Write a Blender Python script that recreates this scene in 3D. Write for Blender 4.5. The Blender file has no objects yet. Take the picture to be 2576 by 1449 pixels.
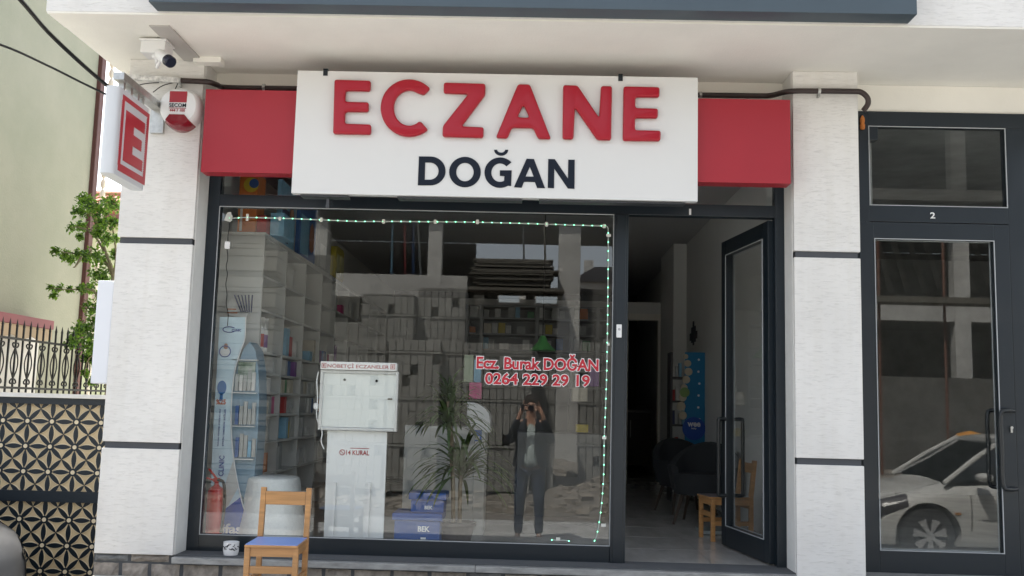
import bpy, bmesh, math, random
from mathutils import Vector, Matrix
random.seed(7)
sc = bpy.context.scene
R = math.radians
# ------------------------------------------------------------ camera, sky, sun
CAM = Vector((0, -6.0, 1.65)); F = 2466.7; YAW, PIT, ROL = .0226016, .120008, .0256384
_f = Vector((-math.sin(YAW)*math.cos(PIT), math.cos(YAW)*math.cos(PIT), math.sin(PIT)))
_r = Vector((math.cos(YAW), math.sin(YAW), 0)); _u = _r.cross(_f)
RT = math.cos(ROL)*_r + math.sin(ROL)*_u; UP = -math.sin(ROL)*_r + math.cos(ROL)*_u
cd = bpy.data.cameras.new('camera'); cam = bpy.data.objects.new('camera', cd); sc.collection.objects.link(cam)
cd.sensor_width = 36; cd.lens = F/2576*36; cd.clip_start = .05; cd.clip_end = 600
cam.matrix_world = Matrix(((RT.x, UP.x, -_f.x, CAM.x), (RT.y, UP.y, -_f.y, CAM.y), (RT.z, UP.z, -_f.z, CAM.z), (0, 0, 0, 1)))
sc.camera = cam
SUN_EL, SUN_AZ = R(60), R(-32)
w = bpy.data.worlds.new('World'); sc.world = w; w.use_nodes = True
nt = w.node_tree; bg = nt.nodes['Background']; sky = nt.nodes.new('ShaderNodeTexSky')
sky.sky_type = 'NISHITA'; sky.sun_disc = False; sky.sun_elevation = SUN_EL; sky.sun_rotation = SUN_AZ
sky.air_density = 1.0; sky.dust_density = 2.0; sky.ozone_density = .6
hs = nt.nodes.new('ShaderNodeHueSaturation'); hs.inputs['Saturation'].default_value = .42; nt.links.new(sky.outputs[0], hs.inputs['Color']); nt.links.new(hs.outputs[0], bg.inputs[0]); bg.inputs[1].default_value = .15
sl = bpy.data.lights.new('sun', 'SUN'); so = bpy.data.objects.new('sun', sl); sc.collection.objects.link(so)
sl.energy = 5.0; sl.angle = R(.6); sl.color = (1, .95, .87)
S = Vector((math.sin(SUN_AZ)*math.cos(SUN_EL), math.cos(SUN_AZ)*math.cos(SUN_EL), math.sin(SUN_EL)))
so.rotation_euler = S.to_track_quat('Z', 'Y').to_euler()
sc.view_settings.view_transform = 'Standard'; sc.view_settings.look = 'None'; sc.view_settings.exposure = 1.58; sc.view_settings.gamma = 1
sc.cycles.max_bounces = 9; sc.cycles.diffuse_bounces = 5; sc.cycles.glossy_bounces = 5; sc.cycles.transparent_max_bounces = 24
sc.cycles.sample_clamp_indirect = 4; sc.cycles.use_denoising = True

def at(px, py, Y):
    """world point on the plane y=Y seen at photo position px,py (2576 wide)"""
    d = _f*F + RT*(px-1288) - UP*(py-724.5)
    return CAM + d*((Y+6)/d.y)
def vt(px, py, p):
    """place across the street whose mirror image in the window plane has path length p"""
    v = at(px, py, p-6); return Vector((v.x, -v.y, v.z))

# ------------------------------------------------------------ materials
MATS = {}
def mat(name, col, rough=.6, metal=0, var=.0, vscale=6, bump=0, bscale=60, stretch=(1, 1, 1), coat=0, emit=0, spec=.5, var2=None, alpha=1):
    if name in MATS: return MATS[name]
    m = bpy.data.materials.new(name); m.use_nodes = True; n = m.node_tree.nodes; L = m.node_tree.links
    b = n['Principled BSDF']; b.inputs['Base Color'].default_value = (*col, 1)
    b.inputs['Roughness'].default_value = rough; b.inputs['Metallic'].default_value = metal
    b.inputs['Coat Weight'].default_value = coat; b.inputs['Coat Roughness'].default_value = .05
    b.inputs['Specular IOR Level'].default_value = spec
    if emit:
        b.inputs['Emission Color'].default_value = (*col, 1); b.inputs['Emission Strength'].default_value = emit
    if var or bump:
        tc = n.new('ShaderNodeTexCoord'); mp = n.new('ShaderNodeMapping'); mp.inputs['Scale'].default_value = stretch
        L.new(tc.outputs['Object'], mp.inputs[0])
    if var:
        ns = n.new('ShaderNodeTexNoise'); ns.inputs['Scale'].default_value = vscale; ns.inputs['Detail'].default_value = 8; ns.inputs['Roughness'].default_value = .62
        L.new(mp.outputs[0], ns.inputs[0])
        cr = n.new('ShaderNodeValToRGB'); cr.color_ramp.elements[0].position = .3; cr.color_ramp.elements[1].position = .7
        c2 = var2 or tuple(min(1, c*(1+var)) for c in col); c1 = tuple(c*(1-var) for c in col)
        cr.color_ramp.elements[0].color = (*c1, 1); cr.color_ramp.elements[1].color = (*c2, 1)
        L.new(ns.outputs[0], cr.inputs[0]); L.new(cr.outputs[0], b.inputs['Base Color'])
    if bump:
        n2 = n.new('ShaderNodeTexNoise'); n2.inputs['Scale'].default_value = bscale; n2.inputs['Detail'].default_value = 6; n2.inputs['Roughness'].default_value = .6
        L.new(mp.outputs[0], n2.inputs[0]); bp = n.new('ShaderNodeBump'); bp.inputs['Strength'].default_value = bump; bp.inputs['Distance'].default_value = .01
        L.new(n2.outputs[0], bp.inputs['Height']); L.new(bp.outputs[0], b.inputs['Normal'])
    MATS[name] = m; return m
def stucco(name, col, dark=.8, strong=.8):
    """scratched render: short horizontal pits"""
    m = mat(name, col, .9); n = m.node_tree.nodes; L = m.node_tree.links; b = n['Principled BSDF']
    tc = n.new('ShaderNodeTexCoord'); mp = n.new('ShaderNodeMapping'); mp.inputs['Scale'].default_value = (14, 14, 115); L.new(tc.outputs['Object'], mp.inputs[0])
    a = n.new('ShaderNodeTexNoise'); a.inputs['Scale'].default_value = 1.3; a.inputs['Detail'].default_value = 5; a.inputs['Roughness'].default_value = .55; a.inputs['Distortion'].default_value = .5
    L.new(mp.outputs[0], a.inputs[0])
    r = n.new('ShaderNodeValToRGB'); r.color_ramp.elements[0].position = .33; r.color_ramp.elements[1].position = .47; L.new(a.outputs[0], r.inputs[0])
    big = n.new('ShaderNodeTexNoise'); big.inputs['Scale'].default_value = 3; big.inputs['Detail'].default_value = 4; L.new(tc.outputs['Object'], big.inputs[0])
    mx = n.new('ShaderNodeMix'); mx.data_type = 'RGBA'; mx.inputs[6].default_value = (*[c*dark for c in col], 1); mx.inputs[7].default_value = (*col, 1)
    L.new(r.outputs[0], mx.inputs[0])
    m2 = n.new('ShaderNodeMix'); m2.data_type = 'RGBA'; m2.blend_type = 'MULTIPLY'; m2.inputs[0].default_value = .18
    L.new(mx.outputs[2], m2.inputs[6]); L.new(big.outputs[0], m2.inputs[7])
    mp3 = n.new('ShaderNodeMapping'); mp3.inputs['Scale'].default_value = (16, 16, .9); L.new(tc.outputs['Object'], mp3.inputs[0])
    st = n.new('ShaderNodeTexNoise'); st.inputs['Scale'].default_value = 1; st.inputs['Detail'].default_value = 6; L.new(mp3.outputs[0], st.inputs[0])
    r3 = n.new('ShaderNodeValToRGB'); r3.color_ramp.elements[0].position = .34; r3.color_ramp.elements[1].position = .5; r3.color_ramp.elements[0].color = (.86, .84, .79, 1); L.new(st.outputs[0], r3.inputs[0])
    m3 = n.new('ShaderNodeMix'); m3.data_type = 'RGBA'; m3.blend_type = 'MULTIPLY'; m3.inputs[0].default_value = .16
    L.new(m2.outputs[2], m3.inputs[6]); L.new(r3.outputs[0], m3.inputs[7]); L.new(m3.outputs[2], b.inputs['Base Color'])
    bp = n.new('ShaderNodeBump'); bp.inputs['Strength'].default_value = strong; bp.inputs['Distance'].default_value = .006
    L.new(r.outputs[0], bp.inputs['Height']); L.new(bp.outputs[0], b.inputs['Normal'])
    return m
def glass(name, base=.04, tint=(.975, .985, .98)):
    m = bpy.data.materials.new(name); m.use_nodes = True; n = m.node_tree.nodes; L = m.node_tree.links; n.clear()
    o = n.new('ShaderNodeOutputMaterial'); mx = n.new('ShaderNodeMixShader'); t = n.new('ShaderNodeBsdfTransparent'); g = n.new('ShaderNodeBsdfGlossy')
    t.inputs[0].default_value = (*tint, 1); g.inputs['Roughness'].default_value = 0; g.inputs[0].default_value = (1, 1, 1, 1)
    lw = n.new('ShaderNodeLayerWeight'); lw.inputs[0].default_value = .5
    p = n.new('ShaderNodeMath'); p.operation = 'POWER'; p.inputs[1].default_value = 5; L.new(lw.outputs['Facing'], p.inputs[0])
    q = n.new('ShaderNodeMath'); q.operation = 'MULTIPLY_ADD'; q.inputs[1].default_value = 1-base; q.inputs[2].default_value = base; L.new(p.outputs[0], q.inputs[0])
    L.new(q.outputs[0], mx.inputs[0]); L.new(t.outputs[0], mx.inputs[1]); L.new(g.outputs[0], mx.inputs[2]); L.new(mx.outputs[0], o.inputs[0])
    return m
PANE = glass('window glass', .043)
PANE2 = glass('clear glass', .03, (.985, .99, .985))
FRAME = mat('anthracite aluminium', (.006, .0125, .019), .38, .0, coat=.08)
WHITEPL = stucco('scratched white render', (.82, .805, .77), .91, .38)
CREAM = mat('cream smooth render', (.86, .84, .775), .95, var=.05, vscale=1.6, bump=.15, bscale=90)
GREYREV = mat('grey render reveal', (.74, .74, .71), .95, var=.06, vscale=8, bump=.3, bscale=120)
WHITE = mat('white plastic', (.8, .8, .79), .35)
RED = mat('red sign sheet', (.345, .015, .027), .45, var=.05, vscale=1.5)
REDL = mat('glossy red letter', (.37, .007, .020), .28, spec=.4)
SIGNW = mat('white sign sheet', (.70, .70, .685), .35, var=.015, vscale=2)
NAVY = mat('dark navy lettering', (.010, .015, .027), .5, spec=.2)
WOOD = mat('varnished beech', (.46, .235, .085), .42, var=.22, vscale=5, stretch=(1, 1, 9), coat=.25, bump=.08, bscale=40)
CONC = mat('raw concrete', (.37, .365, .345), .92, var=.22, vscale=2.2, bump=.35, bscale=20)
BLACKM = mat('black iron', (.010, .011, .012), .5, spec=.25)
STEEL = mat('galvanised steel', (.5, .5, .48), .35, .8, var=.15, vscale=30)

# ------------------------------------------------------------ mesh builder
def rootof(o):
    while o.parent: o = o.parent
    return o
class MB:
    def __init__(s): s.v = []; s.f = []
    def add(s, vs, fs):
        k = len(s.v); s.v += [Vector(p) for p in vs]; s.f += [tuple(i+k for i in f) for f in fs]; return s
    def box(s, x0, x1, y0, y1, z0, z1):
        return s.add([(x0,y0,z0),(x1,y0,z0),(x1,y1,z0),(x0,y1,z0),(x0,y0,z1),(x1,y0,z1),(x1,y1,z1),(x0,y1,z1)],
                     [(0,3,2,1),(4,5,6,7),(0,1,5,4),(1,2,6,5),(2,3,7,6),(3,0,4,7)])
    def obox(s, c, sx, sy, sz, M=None):
        M = M or Matrix()
        vs = [Vector(c)+M.to_3x3()@Vector((a*sx/2, b*sy/2, g*sz/2)) for g in (-1, 1) for a, b in ((-1,-1),(1,-1),(1,1),(-1,1))]
        return s.add(vs, [(0,3,2,1),(4,5,6,7),(0,1,5,4),(1,2,6,5),(2,3,7,6),(3,0,4,7)])
    def bar(s, a, b, wx, wz):
        a, b = Vector(a), Vector(b); d = (b-a); q = d.to_track_quat('Z', 'Y').to_matrix()
        return s.obox((a+b)/2, wx, wz, d.length, q)
    def prism(s, pts, y0, y1, ax='y'):
        """2-D outline (convex or not) extruded"""
        n = len(pts)
        def P(p, t): return {'y': (p[0], t, p[1]), 'z': (p[0], p[1], t), 'x': (t, p[0], p[1])}[ax]
        return s.add([P(p, y0) for p in pts]+[P(p, y1) for p in pts], [tuple(range(n)), tuple(range(2*n-1, n-1, -1))]+[(i, i+n, (i+1) % n+n, (i+1) % n) for i in range(n)])
    def tube(s, pts, r, n=8, cap=True):
        pts = [Vector(p) for p in pts]; rr = r if isinstance(r, (list, tuple)) else [r]*len(pts); rings = []; up = None
        for i, p in enumerate(pts):
            d = (pts[min(i+1, len(pts)-1)]-pts[max(i-1, 0)]).normalized()
            if up is None: up = d.orthogonal().normalized()
            up = (up-d*up.dot(d)).normalized(); sd = d.cross(up)
            rings.append([p+(up*math.cos(a)+sd*math.sin(a))*rr[i] for a in [2*math.pi*k/n for k in range(n)]])
        vs = [q for g in rings for q in g]; fs = []
        for i in range(len(pts)-1):
            for k in range(n): fs.append((i*n+k, i*n+(k+1) % n, (i+1)*n+(k+1) % n, (i+1)*n+k))
        if cap: fs += [tuple(range(n-1, -1, -1)), tuple(range((len(pts)-1)*n, len(pts)*n))]
        return s.add(vs, fs)
    def lathe(s, prof, c=(0, 0, 0), n=24, M=None):
        vs = []; fs = []; M = M or Matrix()
        for r, z in prof:
            for k in range(n):
                a = 2*math.pi*k/n; vs.append(Vector(c)+M.to_3x3()@Vector((r*math.cos(a), r*math.sin(a), z)))
        for i in range(len(prof)-1):
            for k in range(n): fs.append((i*n+k, i*n+(k+1) % n, (i+1)*n+(k+1) % n, (i+1)*n+k))
        fs += [tuple(range(n-1, -1, -1)), tuple(range((len(prof)-1)*n, len(prof)*n))]
        return s.add(vs, fs)
    def build(s, name, m, parent=None, bevel=0, smooth=False, local=False, weld=False):
        me = bpy.data.meshes.new(name); vs = s.v
        if parent and not local:
            iv = LOC[rootof(parent).name].inverted(); vs = [iv@v for v in vs]
        me.from_pydata([tuple(v) for v in vs], [], s.f); me.materials.append(m)
        bm = bmesh.new(); bm.from_mesh(me)
        if weld: bmesh.ops.remove_doubles(bm, verts=bm.verts, dist=1e-5)
        if bevel: bmesh.ops.bevel(bm, geom=list(bm.edges), offset=bevel, segments=2, affect='EDGES', profile=.6, clamp_overlap=True)
        bmesh.ops.recalc_face_normals(bm, faces=bm.faces)
        if smooth:
            for f in bm.faces: f.smooth = True
        bm.to_mesh(me); bm.free()
        o = bpy.data.objects.new(name, me); sc.collection.objects.link(o)
        if parent: o.parent = parent
        if smooth: 
            try: me.set_sharp_from_angle(angle=R(40))
            except Exception: pass
        return o
LOC = {}
def tag(o, label, cat, group=None):
    o['label'] = label; o['category'] = cat
    if group: o['group'] = group
    return o
def thing(name, label, cat, loc=(0, 0, 0), rz=0, group=None):
    o = bpy.data.objects.new(name, None); sc.collection.objects.link(o); o.location = loc; o.rotation_euler = (0, 0, rz); o.empty_display_size = .1
    LOC[o.name] = Matrix.Translation(Vector(loc))@Matrix.Rotation(rz, 4, 'Z'); return tag(o, label, cat, group)
def struct(o): o['kind'] = 'structure'; return o
def dup(root, loc, rz=0, label=None, group=None):
    r = root.copy(); sc.collection.objects.link(r); r.location = loc; r.rotation_euler = (0, 0, rz)
    if label: r['label'] = label
    if group: r['group'] = group
    for ch in list(root.children):
        c = ch.copy(); sc.collection.objects.link(c); c.parent = r
        for g in ch.children:
            d = g.copy(); sc.collection.objects.link(d); d.parent = c
    return r
def rounded(pts, r, k=4):
    out = []; n = len(pts)
    for i in range(n):
        a, b, c = Vector(pts[i-1]), Vector(pts[i]), Vector(pts[(i+1) % n])
        d1 = (a-b); d2 = (c-b); t = min(r, d1.length*.48, d2.length*.48); p = b+d1.normalized()*t; q = b+d2.normalized()*t
        for j in range(k+1):
            u = j/k; out.append(tuple(p*(1-u)**2+b*2*u*(1-u)+q*u*u))
    return out
def outline_mesh(name, loops, y, thick, bevel, m, parent):
    """flat letter outlines in x,z -> solid bevelled mesh standing on plane y, growing towards the street"""
    cu = bpy.data.curves.new(name, 'CURVE'); cu.dimensions = '2D'; cu.fill_mode = 'BOTH'; cu.extrude = max(thick/2-bevel, 0); cu.bevel_depth = bevel; cu.bevel_resolution = 3; cu.offset = -bevel
    for lp in loops:
        sp = cu.splines.new('POLY'); sp.points.add(len(lp)-1); sp.use_cyclic_u = True
        for i, p in enumerate(lp): sp.points[i].co = (p[0], p[1], 0, 1)
    return curve_to(name, cu, y-thick/2, m, parent, bevel > 0)
def curve_to(name, cu, y, m, parent, smooth=False, fn=None):
    o = bpy.data.objects.new('t', cu); sc.collection.objects.link(o); bpy.context.view_layer.update()
    me = bpy.data.meshes.new_from_object(o.evaluated_get(bpy.context.evaluated_depsgraph_get()))
    bpy.data.objects.remove(o); mb = MB(); fn = fn or (lambda v: Vector((v.x, y-v.z, v.y)))
    mb.add([fn(v.co) for v in me.vertices], [tuple(p.vertices) for p in me.polygons])
    ob = mb.build(name, m, parent, smooth=smooth, weld=True); bpy.data.meshes.remove(me); return ob
def text(name, body, m, parent, origin, width, height=None, bold=.012, thick=.002, rot=0, plane=None, space=1.0, scale=None):
    """lettering centred on origin, facing the street; width/height in metres"""
    cu = bpy.data.curves.new('txt', 'FONT'); cu.body = body; cu.size = 1; cu.offset = bold; cu.space_character = space; cu.resolution_u = 3
    o = bpy.data.objects.new('t', cu); sc.collection.objects.link(o); bpy.context.view_layer.update()
    me = bpy.data.meshes.new_from_object(o.evaluated_get(bpy.context.evaluated_depsgraph_get())); bpy.data.objects.remove(o)
    xs = [v.co.x for v in me.vertices]; ys = [v.co.y for v in me.vertices]
    if not xs: return None
    W = max(xs)-min(xs); H = max(ys)-min(ys); cx = (max(xs)+min(xs))/2; cy = (max(ys)+min(ys))/2
    kx = width/W; kz = (height/H) if height else kx; O = Vector(origin)
    if scale: kx, kz = scale
    text.k = (kx, kz)
    ex, ez = plane or (Vector((1, 0, 0)), Vector((0, 0, 1))); ny = ez.cross(ex); c, s_ = math.cos(rot), math.sin(rot)
    mb = MB(); n = len(me.vertices); vs = []
    for t in (0, thick):
        for v in me.vertices:
            a = (v.co.x-cx)*kx; b = (v.co.y-cy)*kz; a, b = a*c-b*s_, a*s_+b*c; vs.append(O+ex*a+ez*b-ny*t)
    fs = [tuple(p.vertices) for p in me.polygons]+[tuple(i+n for i in reversed(p.vertices)) for p in me.polygons]
    cnt = {}
    for p in me.polygons:
        for e in p.edge_keys: cnt[e] = cnt.get(e, 0)+1
    fs += [(a, b, b+n, a+n) for (a, b), q in cnt.items() if q == 1]
    mb.add(vs, fs); bpy.data.meshes.remove(me)
    return mb.build(name, m, parent)
def line(mb, pts, r, n=6): return mb.tube(pts, r, n)
def smoothpts(pts, k=6):
    P = [Vector(p) for p in pts]; P = [P[0]*2-P[1]]+P+[P[-1]*2-P[-2]]; out = []
    for i in range(1, len(P)-2):
        a, b, c, d = P[i-1:i+3]
        for j in range(k):
            t = j/k; out.append(.5*((2*b)+(c-a)*t+(2*a-5*b+4*c-d)*t*t+(3*b-3*c+d-a)*t**3))
    return out+[P[-2]]

# ============================================================ THE GROUND
FL = .745       # shop floor
g = MB(); n = 60
asph = mat('asphalt', (.31, .31, .30), .92, var=.25, vscale=3, bump=.5, bscale=90)
g = MB().box(-70, 70, -8.6, -2.0, -.3, 0); struct(g.build('street', asph))
g = MB().box(-70, -2.62, -2.0, 60, -.3, .0); struct(g.build('alley_ground', mat('old concrete yard', (.45, .43, .38), .95, var=.2, vscale=2, bump=.4, bscale=40)))
g = MB().box(-2.50, 14, -2.0, .30, -.3, .62); struct(g.build('pavement', mat('grey paving', (.50, .48, .44), .9, var=.15, vscale=3, bump=.3, bscale=60)))
g = MB().add([(-5.9, -2.2, .004), (-2.63, -2.2, .004), (-2.63, -1.9, .22), (-5.9, -1.9, .22), (-5.9, .1, .22), (-2.63, .1, .22)], [(0, 1, 2, 3), (3, 2, 5, 4)]); struct(g.build('driveway', MATS['old concrete yard']))
# far ground of the whole place and the churned building plot opposite
from mathutils import noise as NZ
far = MB(); far.add([(-300, -300, -.35), (300, -300, -.35), (300, 300, -.35), (-300, 300, -.35)], [(0, 1, 2, 3)]); struct(far.build('ground', mat('dry earth', (.27, .22, .16), .95, var=.2, vscale=.3)))
nx, ny = 190, 120; X0, X1, Y0, Y1 = -26, 30, -40, -8.6; vs = []; fs = []
for j in range(ny+1):
    for i in range(nx+1):
        x = X0+(X1-X0)*i/nx; y = Y0+(Y1-Y0)*(j/ny); t = min(1, max(0, (-9.2-y)/3.0)); t2 = min(1, max(0, (-10.5-y)/4))
        h = NZ.fractal(Vector((x*.5, y*.5, 0)), .8, 2.1, 5)*.22*t + NZ.fractal(Vector((x*2.2, y*2.2, 3)), .8, 2.1, 4)*.10*t + .25*t2 + .22*t2*max(0, NZ.noise(Vector((x*.22, y*.22, 5)))) + .004
        vs.append((x, y, h))
for j in range(ny):
    for i in range(nx): a = j*(nx+1)+i; fs.append((a, a+1, a+nx+2, a+nx+1))
g = MB().add(vs, fs); o = g.build('rubble_ground', mat('churned soil and rubble', (.15, .135, .115), .95, var=.5, vscale=7, bump=1, bscale=26)); struct(o)
g = MB(); rnd = random.Random(3)
for k in range(4200):
    x = rnd.uniform(-12, 14); y = rnd.uniform(-17, -9.4); s = rnd.choice([.02, .03, .03, .045, .08])*rnd.uniform(.6, 1.4)
    t = min(1, max(0, (-9.2-y)/3)); t2 = min(1, max(0, (-10.5-y)/4)); h = NZ.fractal(Vector((x*.5, y*.5, 0)), .8, 2.1, 5)*.22*t+.25*t2
    M = Matrix.Rotation(rnd.uniform(0, 6), 4, 'Z')@Matrix.Rotation(rnd.uniform(-.5, .5), 4, 'X')
    g.obox((x, y, h+s*.4), s*2.2, s*1.5, s, M)
o = g.build('broken_stones', mat('broken stone', (.22, .195, .16), .95, var=.3, vscale=3)); tag(o, 'loose broken stones scattered over the churned soil of the building plot', 'stones'); o['kind'] = 'stuff'

# ============================================================ THE PHARMACY BUILDING
B = thing('shop_building', 'white rendered building with anthracite shop fronts under a deep projecting upper floor', 'building', (0, 0, 0))
ZS = 3.71
# upper floor mass, fascia, soffit
MB().box(-2.68, 14, -.95, 10, ZS+.006, 5.4).build('upper_floor', WHITEPL, B)
MB().box(-2.678, 13.99, -.948, .0, ZS, ZS+.005).build('soffit', CREAM, B)
MB().box(-2.676, 13.98, -.946, -.74, ZS-.005, ZS-.0002).build('soffit_drip_band', CREAM, B)
MB().box(-2.07, 1.955, -1.08, -.951, ZS+.012, 4.5).build('balcony_box', mat('blue grey cladding', (.06, .085, .105), .5, var=.06, vscale=3), B, bevel=.003)
MB().box(-2.63, 14, -.0, .25, 3.535, ZS-.001).build('lintel', CREAM, B)
PYL = -.23
def pillar(x0, x1, grooves, left):
    z = .745 if left else .60
    zs = [z]+grooves+[ZS-.001]
    p = None
    for i in range(0, len(zs)-1):
        a = zs[i]+(.019 if i else 0); b = zs[i+1]-(.019 if i+1 < len(zs)-1 else 0)
        m = MB().box(x0, x1, PYL, .25, a, b)
        # roughened arrises
        o = m.build('pillar' if p is None else 'pillar_block', WHITEPL, B if p is None else p, bevel=.004)
        if p is None: p = o
    MB().box(x0+.012, x1-.012, PYL+.016, .249, z, ZS-.002).build('groove_backing', mat('dark groove paint', (.07, .075, .085), .8), p)
    xr = x1 if left else x0
    MB().box(xr-(.0 if left else .003), xr+(.003 if left else 0), PYL+.03, .0, z, ZS-.002).build('pillar_side', GREYREV, p)
pillar(-2.512, -2.052, [1.65-.283, 1.65+.933], True)
pillar(1.535, 1.925, [1.65-.272, 1.65+.938], False)
# side wall of the shop block left of the pillar recess and other solid walls
MB().box(-2.62, -2.41, .251, 10, 0, ZS-.001).build('side_wall', GREYREV, B)
MB().box(5.2, 14, 0, .3, .6, 3.5).build('front_wall', CREAM, B)
# stone base
STM = mat('rough stone', (.30, .265, .225), .9, var=.42, vscale=14, bump=.9, bscale=35, stretch=(1, 1, 1))
STM2 = mat('grey rough stone', (.17, .175, .175), .9, var=.3, vscale=14, bump=.9, bscale=35)
MB().box(-2.52, 1.56, -.205, .25, .3, .7445).build('base_wall', mat('dark pointing', (.085, .09, .095), .95), B)
rnd = random.Random(5)
base = MB(); base2 = MB()
def stone(mb, x0, x1, z0, z1):
    nxs = 7; vs = []; fs = []; nz = 3
    for j in range(nz+1):
        for i in range(nxs+1):
            e = (i in (0, nxs)) or (j in (0, nz)); vs.append((x0+(x1-x0)*i/nxs+(rnd.uniform(-.002, .002)), -.206-(0 if e else rnd.uniform(.008, .022)), z0+(z1-z0)*j/nz+rnd.uniform(-.002, .002)))
    for j in range(nz):
        for i in range(nxs): a = j*(nxs+1)+i; fs.append((a, a+1, a+nxs+2, a+nxs+1))
    mb.add(vs, fs)
for row, (z0, z1) in enumerate([(.575, .69), (.45, .555), (.32, .43)]):
    x = -2.51 + (.0 if row % 2 else -.05)
    while x < 1.5:
        wd = rnd.uniform(.14, .22); stone(base2 if rnd.random() < .15 else base, max(x, -2.515), min(x+wd, 1.55), z0, z1); x += wd+.022
stone(base2, -2.51, -2.32, .702, .742); stone(base, -2.30, -2.08, .702, .742)
bo = base.build('stone_facing', STM, B); base2.build('stone_facing', STM2, B)
# marble sill
MARB = mat('grey marble sill', (.30, .30, .29), .28, var=.35, vscale=9, stretch=(1, 3, 3), bump=.05, bscale=40)
mb = MB(); mb.box(-2.05, -.3, -.252, .02, .702, .737); mb.box(-.298, 1.532, -.252, .07, .702, .737); mb.build('sill', MARB, B, bevel=.004)
# shop front frame 1  (glass plane y=0)
def ring(mb, x0, x1, z0, z1, w, y0, y1, wt=None, wb=None):
    wt = wt or w; wb = wb or w
    mb.box(x0, x0+w, y0, y1, z0, z1).box(x1-w, x1, y0, y1, z0, z1).box(x0+w, x1-w, y0, y1, z1-wt, z1).box(x0+w, x1-w, y0, y1, z0, z0+wb)
H = 1.65
fr = MB()
fr.box(-2.049, -1.975, -.02, .055, .737, 3.534)            # left post
fr.box(1.475, 1.532, -.02, .055, .737, 3.534)              # right post
fr.box(.486, .575, -.03, .055, .737, H+1.195)              # mullion by the door
fr.box(-1.975, 1.475, -.02, .055, H+1.195, H+1.27)         # transom
fr.box(-1.975, 1.475, -.02, .055, 3.40, 3.534)
fr.box(-1.975, .486, -.02, .055, .737, H-.812)             # bottom rail
fr.box(.50, .56, -.036, -.03, .739, H+1.193)
frame = fr.build('window_frame', FRAME, B, bevel=.003)
mb = MB(); BEAD = mat('pale gasket line', (.42, .44, .45), .4)
t = .0045; ring(mb, -1.9745, .4855, H-.8115, H+1.1945, t, -.022, -.016); mb.build('gasket', BEAD, frame)
mb = MB(); mb.box(-1.97, .482, .0, .008, H-.808, H+1.19); mb.build('window_pane', PANE, frame)
mb = MB(); mb.box(-1.97, 1.47, .0, .008, H+1.272, 3.399); mb.build('transom_pane', PANE, frame)
mb = MB().box(1.0, 1.008, -.021, -.014, H+1.27, 3.40); 
# door 1, open inwards
hx, hy = 1.47, .03; fx, fy = 1.345, .87
dv = Vector((fx-hx, fy-hy, 0)); dl = dv.length; dv.normalize(); dn = Vector((-dv.y, dv.x, 0))
def door_leaf(hinge, dv, dn, L_, z0, z1, nm, sw=.10, bw=.14, handle_at=.88, hz=(1.09, 1.60), parent=B, two=True):
    M = Matrix(((dv.x, dn.x, 0, hinge[0]), (dv.y, dn.y, 0, hinge[1]), (0, 0, 1, 0), (0, 0, 0, 1)))
    mb = MB(); ring(mb, 0, L_, z0, z1, sw, -.03, .03, .10, bw); mb.v = [M@v for v in mb.v]
    d = mb.build('door', FRAME, parent, bevel=.003)
    mb = MB(); ring(mb, sw+.001, L_-sw-.001, z0+bw+.001, z1-.101, .005, -.034, -.029); ring(mb, sw+.001, L_-sw-.001, z0+bw+.001, z1-.101, .005, .029, .034); mb.v = [M@v for v in mb.v]; mb.build('gasket', BEAD, d)
    mb = MB(); mb.box(sw, L_-sw, -.004, .004, z0+bw, z1-.10); mb.v = [M@v for v in mb.v]; mb.build('door_pane', PANE, d)
    for sg in (-1, 1):
        xx = L_*handle_at; a, b = hz; o_ = .085*sg
        pts = smoothpts([(xx, .03*sg, b), (xx, o_*.93, b), (xx, o_, b-.03), (xx, o_, (a+b)/2), (xx, o_, a+.03), (xx, o_*.93, a), (xx, .03*sg, a)], 3)
        if not two: pts = smoothpts([(xx+.05, .03*sg, b), (xx-.02, o_, b), (xx-.055, o_, b-.03), (xx-.055, o_, (a+b)/2), (xx-.055, o_, a+.03), (xx-.02, o_, a), (xx+.05, .03*sg, a)], 3)
        mb = MB().tube(pts, .013, 10); mb.v = [M@v for v in mb.v]; mb.build('door_handle', mat('black handle', (.015, .018, .02), .35), d, smooth=True)
    return d, M
d1, _ = door_leaf((hx, hy), dv, dn, dl, .755, H+1.185, 'door', sw=.085, bw=.13)
# interior of the pharmacy
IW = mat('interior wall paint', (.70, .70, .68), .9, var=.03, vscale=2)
CEI = mat('interior ceiling', (.5, .5, .5), .9)
TILE = mat('polished floor tile', (.50, .485, .455), .14, var=.14, vscale=3, stretch=(3, 1, 1))
mb = MB(); mb.box(-2.38, 1.95, .055, 10.6, .60, FL); mb.build('interior_floor', TILE, B)
mb = MB(); 
for i in range(1, 18): mb.box(-2.05, 1.75, i*.6, i*.6+.004, FL, FL+.0012)
for i in range(7): mb.box(-1.9+i*.6, -1.896+i*.6, .06, 10, FL+.0015, FL+.0025)
mb.build('tile_joint', mat('tile grout', (.2, .19, .18), .9), B)
MB().box(-2.38, 1.75, .056, 10.6, 3.56, 3.62).build('interior_ceiling', CEI, B)
MB().box(-2.41, -2.38, .251, 10.6, FL, 3.56).build('interior_wall', IW, B)
MB().box(-2.378, -2.051, .2505, .26, FL, 3.56).build('interior_wall', IW, B)
MB().box(1.75, 2.06, .056, 10.6, FL, 3.56).build('interior_wall', IW, B)
MB().box(1.60, 1.749, 5.2, 6.3, FL, 3.559).build('interior_pier', IW, B)
yb = 6.4
px0 = at(1580, 900, yb).x; px1 = at(1655, 900, yb).x; ztop = at(1600, 805, yb).z
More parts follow.
